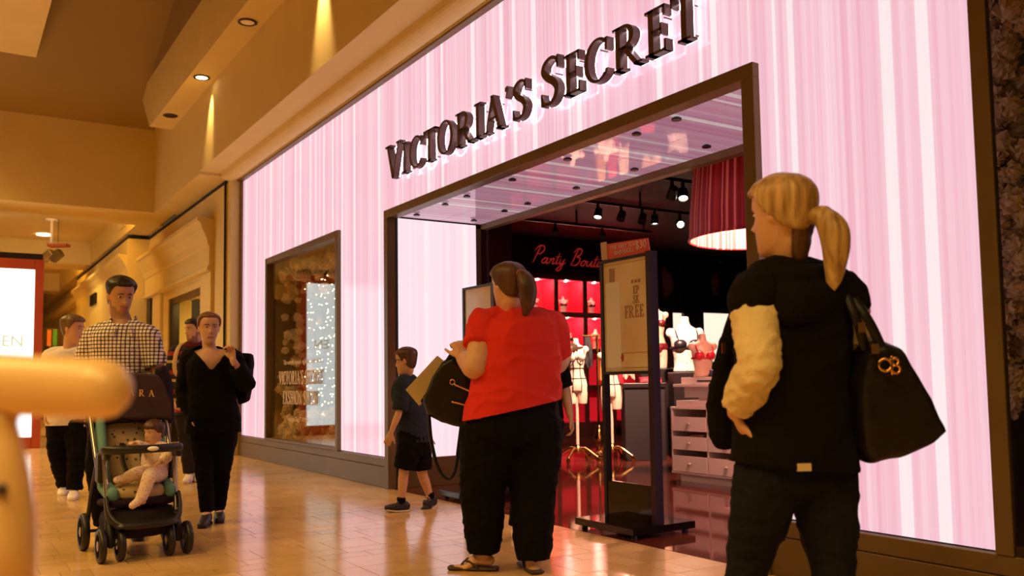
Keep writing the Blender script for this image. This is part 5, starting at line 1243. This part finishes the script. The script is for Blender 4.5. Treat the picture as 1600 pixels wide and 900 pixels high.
# black bag of the woman in black
wb = bag('shoulder_bag', 'black shoulder bag carried by the woman in black', [(367, 556), (380, 551), (393, 553), (395, 570), (392, 606), (388, 627), (374, 634), (368, 610)], 6.80, .14, M['blk_cloth'], it=4)
build(MB().tube([at(372, 556, 6.80), k.j['shr']+ZA*.075+F0*.03, at(361, 566, 6.50), at(366, 580, 6.52)], [(.014, .005)]*4, 8, 5, ref=R0), 'strap', M['blk_cloth'], wb, smooth=True)
# blonde woman's bag
bg = bag('shoulder_bag', 'large black leather tote on the shoulder of the blonde woman', [(1326, 600), (1338, 545), (1362, 528), (1398, 545), (1420, 580), (1446, 632), (1470, 674), (1452, 692), (1405, 712), (1350, 726), (1330, 700)], 2.90, .17, M['blk_lth'], it=7)
for dx in (0, 26):
    build(MB().tube([at(1352+dx, 545, 2.84), at(1335+dx*.6, 490, 2.82), b1.j['shr'].lerp(b1.j['neck'], .15)+ZA*.10+F0*(.02*dx/26), b1.j['shr']+F0*.115-ZA*.02, at(1352+dx, 552, 2.955)], [(.016, .006)]*5, 10, 6, ref=R0), 'strap', M['blk_lth'], bg, smooth=True)
def ringat(c, r_, n1, n2, rad, a0=0, a1=2*math.pi): return MB().tube([c+n1*r_*math.cos(a0+(a1-a0)*i/12)+n2*r_*math.sin(a0+(a1-a0)*i/12) for i in range(13)], rad, 8, 1)
qx = at(1392, 570, 2.79)
build(ringat(qx-R0*.018, .020, R0, ZA, .005, -1.4, 1.4+math.pi), 'charm', M['gold'], bg, smooth=True)
build(ringat(qx+R0*.014+ZA*.010, .011, R0, ZA, .005), 'charm', M['gold'], bg, smooth=True); build(ringat(qx+R0*.016-ZA*.014, .013, R0, ZA, .005), 'charm', M['gold'], bg, smooth=True)
build(MB().tube([qx+R0*.003+ZA*.024, qx+R0*.003-ZA*.028], .005, 8, 1), 'charm', M['gold'], bg, smooth=True)
for px in ((1345, 512), (1366, 545)):
    build(MB().obox(at(*px, 2.805), R0, F0, ZA, .012, .008, .016), 'buckle', M['gold'], bg)

# ================================================================== STROLLER
M['plast'] = mat('black plastic', (.012, .009, .010), .45); M['tube'] = mat('silver tube', (.50, .42, .34), .3, 1.)
def seat_mat():
    m = mat('beige dotted seat cloth', (.42, .30, .16), .85); n, l, b = nodes(m); tc = N(m, 'ShaderNodeTexCoord')
    v_ = N(m, 'ShaderNodeTexVoronoi', i_Scale=26.); l.new(tc.outputs['Object'], v_.inputs['Vector'])
    r_ = ramp(m, [(.20, (.07, .045, .03)), (.26, (.44, .32, .17))]); l.new(v_.outputs['Distance'], r_.inputs[0]); l.new(r_.outputs[0], b.inputs['Base Color']); return m
M['seat'] = seat_mat(); M['teal'] = fab('teal padding', (.12, .27, .27), (.15, .32, .31)); M['dkfab'] = fab('dark violet stroller cloth', (.020, .012, .022), (.028, .018, .030))
st = thing('stroller', 'dark stroller with beige and teal seat carrying a baby', 'stroller', s0+hd*-.3)
def wheel(c, r_, w_):
    wl = build(MB().lathe([(r_-.028, -w_*.5), (r_-.006, -w_*.5), (r_, -w_*.25), (r_, w_*.25), (r_-.006, w_*.5), (r_-.028, w_*.5), (r_-.028, -w_*.5)], c, 28, axis=lat, closed=False), 'wheel', M['plast'], st, smooth=True)
    build(MB().lathe([(.012, -w_*.6), (.03, -w_*.5), (.03, w_*.5), (.012, w_*.6)], c, 16, axis=lat), 'hub', M['tube'], wl)
    for i in range(6):
        a = i*math.pi/3; d = hd*math.cos(a)+ZA*math.sin(a); build(MB().tube([c+d*.02, c+d*(r_-.02)], [.007, .006], 6, 1), 'spoke', M['tube'] if i % 2 else M['plast'], wl)
for sd in (-1, 1):
    for o_ in (-.052, .052): wheel(SL(sd*.19+o_, 0, .098), .098, .036)
    build(MB().tube([SL(sd*.19-.05, 0, .098), SL(sd*.19+.05, 0, .098)], .010, 8, 1), 'axle', M['plast'], st)
    build(MB().tube([SL(sd*.19, 0, .10), SL(sd*.19, -.02, .16), SL(sd*.19, -.05, .24)], [.022, .028, .024], 10, 3), 'fork', M['plast'], st, smooth=True)
    wheel(SL(sd*.25, -.52, .115), .115, .042)
    build(MB().tube([SL(sd*.19, -.05, .22), SL(sd*.2, -.12, .45), SL(sd*.205, -.16, .63)], .014, 10, 3), 'front_tube', M['tube'], st, smooth=True)
    build(MB().tube([SL(sd*.235, -.52, .115), SL(sd*.225, -.42, .36), SL(sd*.215, -.30, .56)], .014, 10, 3), 'rear_tube', M['plast'], st, smooth=True)
    build(MB().tube([SL(sd*.215, -.24, .46), SL(sd*.225, -.45, .76), SL(sd*.23, -.62, 1.02), SL(sd*.20, -.69, 1.085)], .014, 10, 4), 'handle_tube', M['tube'], st, smooth=True)
    bevel(build(MB().obox(SL(sd*.21, -.24, .53), lat, hd, ZA, .022, .055, .09), 'hinge', M['plast'], st), .012)
    bevel(build(MB().obox(SL(sd*.205, -.10, .62), lat, hd, ZA, .018, .05, .035), 'tray_clip', M['plast'], st), .01)
build(MB().tube([SL(-.25, -.52, .115), SL(.25, -.52, .115)], .010, 8, 1), 'rear_axle', M['plast'], st)
build(MB().tube([SL(-.20, -.69, 1.085), SL(0, -.70, 1.09), SL(.20, -.69, 1.085)], .019, 12, 4), 'handle', M['plast'], st, smooth=True)
tr_ = build(MB().tube([SL(-.21, -.12, .64), SL(-.18, -.03, .645), SL(0, .01, .645), SL(.18, -.03, .645), SL(.21, -.12, .64)], [(.026, .026), (.026, .030), (.024, .034), (.026, .030), (.026, .026)], 14, 5, ref=ZA, p=3), 'tray_bar', M['plast'], st, smooth=True)
build(MB().ell(SL(.03, .042, .648), (.034, .034, .014), 16, 8), 'oval_badge', M['white'], tr_, smooth=True)
# seat
sm_ = MB(); sm_.tube([SL(0, -.10, .375), SL(0, -.22, .39), SL(0, -.40, .37)], [(.14, .04), (.145, .045), (.14, .045)], 18, 4, ref=lat, p=3.2); rput(sm_, 'seat_pad', M['seat'], st, .008, 4)
sm_ = MB(); sm_.tube([SL(0, -.38, .38), SL(0, -.47, .56), SL(0, -.55, .74), SL(0, -.60, .84)], [(.14, .035), (.145, .04), (.145, .04), (.12, .035)], 18, 4, ref=lat, p=3.2); rput(sm_, 'seat_back', M['seat'], st, .008, 4)
for sd in (-1, 1):
    sm_ = MB(); sm_.tube([SL(sd*.165, -.09, .375), SL(sd*.17, -.22, .395), SL(sd*.17, -.38, .42)], [(.035, .045), (.035, .05), (.035, .05)], 14, 4, ref=lat, p=2.6); rput(sm_, 'side_pad', M['teal'], st, .008, 3)
    sm_ = MB(); sm_.tube([SL(sd*.165, -.34, .44), SL(sd*.175, -.40, .60), SL(sd*.17, -.50, .80)], [(.032, .07), (.032, .08), (.03, .06)], 14, 4, ref=lat, p=2.6); rput(sm_, 'side_pad', M['teal'], st, .008, 3)
sm_ = MB(); sm_.tube([SL(0, -.08, .325), SL(0, -.25, .32), SL(0, -.42, .30)], [(.20, .03), (.205, .03), (.2, .03)], 16, 3, ref=lat, p=3.5); rput(sm_, 'seat_shell', M['dkfab'], st, .010, 3)
sm_ = MB(); sm_.tube([SL(0, -.10, .285), SL(0, -.03, .235), SL(0, .05, .205), SL(0, .09, .205)], [(.185, .012), (.19, .013), (.185, .014), (.16, .012)], 20, 4, ref=lat, p=4); sm_.tube([SL(-.205, -.07, .36), SL(-.20, .0, .26), SL(-.14, .07, .21), SL(0, .095, .205), (SL(.14, .07, .21)), SL(.20, .0, .26), SL(.205, -.07, .36)], [(.028, .014), (.028, .014), (.020, .014), (.018, .014), (.020, .014), (.028, .014), (.028, .014)], 12, 4, ref=ZA, p=3); rput(sm_, 'foot_rest', M['plast'], st, .007, 3)
sm_ = MB(); sm_.tube([SL(0, -.05, .18), SL(0, -.3, .16), SL(0, -.5, .19)], [(.17, .06), (.18, .08), (.17, .07)], 16, 3, ref=lat, p=3.5); rput(sm_, 'basket', M['dkfab'], st, .012, 3, wob=.006)
cn = MB()
for i, (v_, z_) in enumerate(((-.50, .80), (-.545, .845), (-.59, .88))):
    cn.tube([SL(-.21, v_-.02, z_-.10), SL(-.17, v_, z_), SL(0, v_+.02, z_+.025), SL(.17, v_, z_), SL(.21, v_-.02, z_-.10)], [.03, .04, .042, .04, .03], 12, 4)
rput(cn, 'canopy', M['dkfab'], st, .010, 4, wob=.006)
for sd in (-1, 1):
    build(MB().tube([SL(sd*.05, -.44, .66), SL(sd*.06, -.36, .56), SL(sd*.04, -.28, .46)], [(.015, .003)]*3, 8, 3, ref=lat), 'harness_strap', M['plast'], st, smooth=True)
# shopping bag hanging from the handle
zb = [(172, 656), (268, 656), (266, 628), (256, 600), (244, 584), (206, 582), (192, 598), (180, 625)]
mb, c = slab_mb(zb, 5.70, .11, -hd, .95); t_ = thing('shopping_bag', 'dark violet paper shopping bag with gold letters hung on the stroller', 'bag', (c.x, c.y, min(v.z for v in mb.v)))
rput(mb, 'bag_body', fab('violet paper', (.040, .022, .040), (.052, .030, .050), .6, .05), t_, .009, 3, wob=.003)
gp = mat('gold print', (.75, .42, .12), .5)
for i, c_ in enumerate('ZARA'): build(text_mb(MB(), c_, .042, at(186+i*15.5, 618+i*.5, 5.612), R0-ZA*.03, ZA, .004), 'letter', gp, t_)
for dx in (0, 30): build(MB().tube([at(212+dx*.3, 592, 5.71), at(214+dx*.3, 583, 5.78), at(216+dx*.3, 581, 5.84), at(226+dx*.3, 581, 5.84), at(228+dx*.3, 583, 5.78), at(230+dx*.3, 592, 5.71)], .005, 6, 4), 'bag_handle', M['plast'], t_, smooth=True)
sc2 = bag('draped_cloth', 'dark cloth draped over the stroller handle beside the shopping bag', [(243, 575), (258, 570), (268, 600), (270, 660), (262, 662), (252, 610)], 5.87, .10, M['dkfab'], it=4, cat='clothing')

# ---------------------------------------------------------------- baby
bw = (SL(.03, -.33, .5)-CO).dot(FW)
bb_ = Fig('baby in pale dotted sleepsuit sitting in the stroller', bw, 243, -20, 'skin', .006, cat='baby')
bb_.base = SL(.03, -.28, .42)
bb_.head((240, 657), .158, -26, 4, dw=.0).joints(neck=(243, 694), chest=(243, 706), waist=(243, 722), pelv=(242, 738), shl=(230, 700, -.02), shr=(256, 700, -.02), ell=(222, 698, -.10), elr=(262, 714, -.07), wrl=(211, 693, -.20), wrr=(250, 722, -.13), hpl=(236, 740, -.03), hpr=(249, 740, -.03), knl=(214, 740, -.20), knr=(234, 744, -.27), anl=(197, 746, -.24), anr=(220, 780, -.34), tol=(183, 750, -.27), tor=(207, 790, -.38))
bb_.hs = .158/.236
bb_.body((.075, .065), (.078, .07), (.075, .06), .55, .50, .52, .032).hand('l', None, -ZA, 25, .9).hand('r', None, -ZA, 40, .9, thumb=-1).done()
bb_.hair(M['h_brn'], hm(.165, .11, .05), .012)
def dots():
    m = mat('dotted sleepsuit', (.7, .55, .5), .85); n, l, b = nodes(m); tc = N(m, 'ShaderNodeTexCoord'); v_ = N(m, 'ShaderNodeTexVoronoi', i_Scale=75.); l.new(tc.outputs['Object'], v_.inputs['Vector'])
    r_ = ramp(m, [(.22, (.42, .22, .16)), (.30, (.74, .58, .50))]); l.new(v_.outputs['Distance'], r_.inputs[0]); l.new(r_.outputs[0], b.inputs['Base Color']); return m
DM = dots()
bb_.cloth('sleepsuit', DM, lambda mb: (bb_.torso_tube(mb, .010, 0), bb_.sleeve(mb, 'l', 1.85, .010, .022), bb_.sleeve(mb, 'r', 1.85, .010, .022), bb_.trousers(mb, .008, 2., (.088, .080, .066, .056, .05)), [mb.tube([bb_.j['an'+q], bb_.j['to'+q]], [.026, .022], 12, 2) for q in 'lr']), .006, 3, .002)
build(MB().tube([SL(-.06, -.26, .45), SL(.0, -.20, .50), SL(.06, -.20, .50), SL(.12, -.27, .45)], [(.014, .004)]*4, 8, 4, ref=ZA), 'harness_strap', M['plast'], st, smooth=True)

# ================================================================== POSTER STANDS
def poster_mat():
    m = mat('cream poster', (.8, .66, .46), .12); n, l, b = nodes(m); g_ = N(m, 'ShaderNodeNewGeometry')
    t = N(m, 'ShaderNodeTexNoise', i_Scale=3.5, i_Detail=4); l.new(g_.outputs['Position'], t.inputs['Vector'])
    r_ = ramp(m, [(.35, (.74, .58, .38)), (.65, (.88, .76, .56))]); l.new(t.outputs['Fac'], r_.inputs[0]); l.new(r_.outputs[0], b.inputs['Base Color']); return m
M['poster'] = poster_mat(); M['post_w'] = mat('white print', (.9, .88, .85), .15); M['brprint'] = mat('brown print', (.42, .22, .09), .4)  # 'white print' is the painted reflection of a lit screen, not print
M['prpl'] = mat('dark plum metal', (.030, .010, .022), .35)
def poster_stand(dx, label, full):
    Y0 = 3.95; t_ = thing('poster_stand', label, 'sign', (-4.69+dx, Y0+.02, 0))
    X = lambda x: x+dx
    bevel(build(MB().box(X(-5.0), X(-4.38), 3.70, 4.24, .025, .072), 'base_plate', M['glassy'], t_), .004)
    for a, c in ((-4.95, 3.75), (-4.43, 3.75), (-4.95, 4.19), (-4.43, 4.19)): build(MB().lathe([(.022, 0), (.018, .026)], (X(a), c, 0), 10), 'foot', M['plast'], t_)
    build(MB().box(X(-4.955), X(-4.925), Y0-.02, Y0+.03, .072, 1.865), 'post', M['dkframe'], t_)
    build(MB().box(X(-4.462), X(-4.415), Y0-.02, Y0+.045, .072, 1.875), 'post', M['prpl'], t_)
    bevel(build(MB().box(X(-4.925), X(-4.462), Y0-.015, Y0+.02, .072, .315), 'lower_panel', M['glassy'], t_), .003)
    for z0, z1 in ((1.055, 1.075), (1.845, 1.865)): build(MB().box(X(-4.925), X(-4.462), Y0-.02, Y0+.03, z0, z1), 'frame_rail', M['dkframe'], t_)
    po = build(MB().box(X(-4.925), X(-4.462), Y0-.008, Y0+.02, 1.075, 1.845), 'poster', M['poster'], t_)
    u, v_ = (1, 0, 0), (0, 0, 1)
    if full:
        build(MB().box(X(-4.90), X(-4.745), Y0-.0105, Y0-.008, 1.09, 1.70), 'white_column', M['post_w'], po)  # reflection of a lit screen, painted on the poster as a white strip
        build(MB().box(X(-4.86), X(-4.80), Y0-.010, Y0-.0085, 1.705, 1.80), 'brown_figure', M['brprint'], po)
        for b4 in ((-4.915, -4.475, 1.822, 1.825), (-4.915, -4.475, 1.098, 1.101), (-4.735, -4.475, 1.20, 1.2025)): build(MB().box(X(b4[0]), X(b4[1]), Y0-.0112, Y0-.0085, b4[2], b4[3]), 'rule_line', M['brprint'], po)
        mb = MB(); text_mb(mb, 'FREE', .085, (X(-4.60), Y0-.0085, 1.44), u, v_, .003, 'C', sx=.80)
        text_mb(mb, 'EP', .055, (X(-4.575), Y0-.0085, 1.60), u, v_, .003, 'C', sx=.8); text_mb(mb, 'SK', .055, (X(-4.575), Y0-.0085, 1.535), u, v_, .003, 'C', sx=.8)
        font_mb(mb, '■ ■ ■', .03, (X(-4.575), Y0-.0085, 1.675), u, v_, .003, 'CENTER'); build(mb, 'poster_lettering', M['brprint'], po)
        build(MB().ell((X(-4.74), Y0-.008, 1.17), (.02, .003, .03)), 'red_motif', mat('red print', (.4, .05, .03), .5), po)
        tp = build(MB().prism([(-4.935, 1.868), (-4.44, 1.868), (-4.46, 1.965), (-4.945, 1.985)], lambda a, b_, d: V((X(a), d, b_)), Y0-.004, Y0+.012), 'topper', mat('coral topper', (.70, .10, .075), .4), t_)
        build(MB().prism([(-4.94, 1.872), (-4.875, 1.872), (-4.885, 2.0), (-4.95, 2.0)], lambda a, b_, d: V((X(a), d, b_)), Y0-.010, Y0-.0045), 'photo_tile', mat('photo tile', (.6, .42, .26), .4), tp)
        mb = MB(); font_mb(mb, 'THE VERY SEXY', .043, (X(-4.85), Y0-.004, 1.932), u, v_, .003); font_mb(mb, 'BABYDOLL', .043, (X(-4.80), Y0-.004, 1.893), u, v_, .003); font_mb(mb, '$30', .075, (X(-4.575), Y0-.004, 1.905), u, v_, .003)
        build(mb, 'topper_lettering', M['white'], tp)
    return t_
poster_stand(0, 'tall poster stand with FREE poster and coral price topper', True)
poster_stand(-2.0, 'poster stand with plain speckled poster behind the woman in red', False)

# ================================================================== FOREGROUND HANDRAIL
M['rail'] = noisy('pale honey wood', (.66, .43, .19), (.74, .50, .23), 3, .35, stretch=(1, 1, 1), coat=.2)
p0 = at(5, 640, .87)
hr = thing('handrail', 'honey wood handrail with rounded end on a thick post', 'railing', (p0.x, p0.y, 0))
build(MB().tube([at(-260, 588, .93), at(-60, 597, .885), at(60, 603, .87), at(158, 608, .86)], [.031, .0305, .030, .0295], 28, 6), 'rail', M['rail'], hr, smooth=True)
build(MB().tube([V((p0.x, p0.y, 0)), V((p0.x, p0.y, .5)), V((p0.x, p0.y, .83))], [.034, .033, .032], 24, 3, cap='flat'), 'post', M['rail'], hr, smooth=True)
build(MB().lathe([(.032, .829), (.0315, .87), (.030, .90), (.025, .935), (.018, .966), (.013, .985), (.016, .999)], (p0.x, p0.y, 0), 20), 'neck', M['rail'], hr, smooth=True)
build(MB().ell(at(2, 765, .838), (.006, .006, .006)), 'bolt', M['dkframe'], hr, smooth=True)
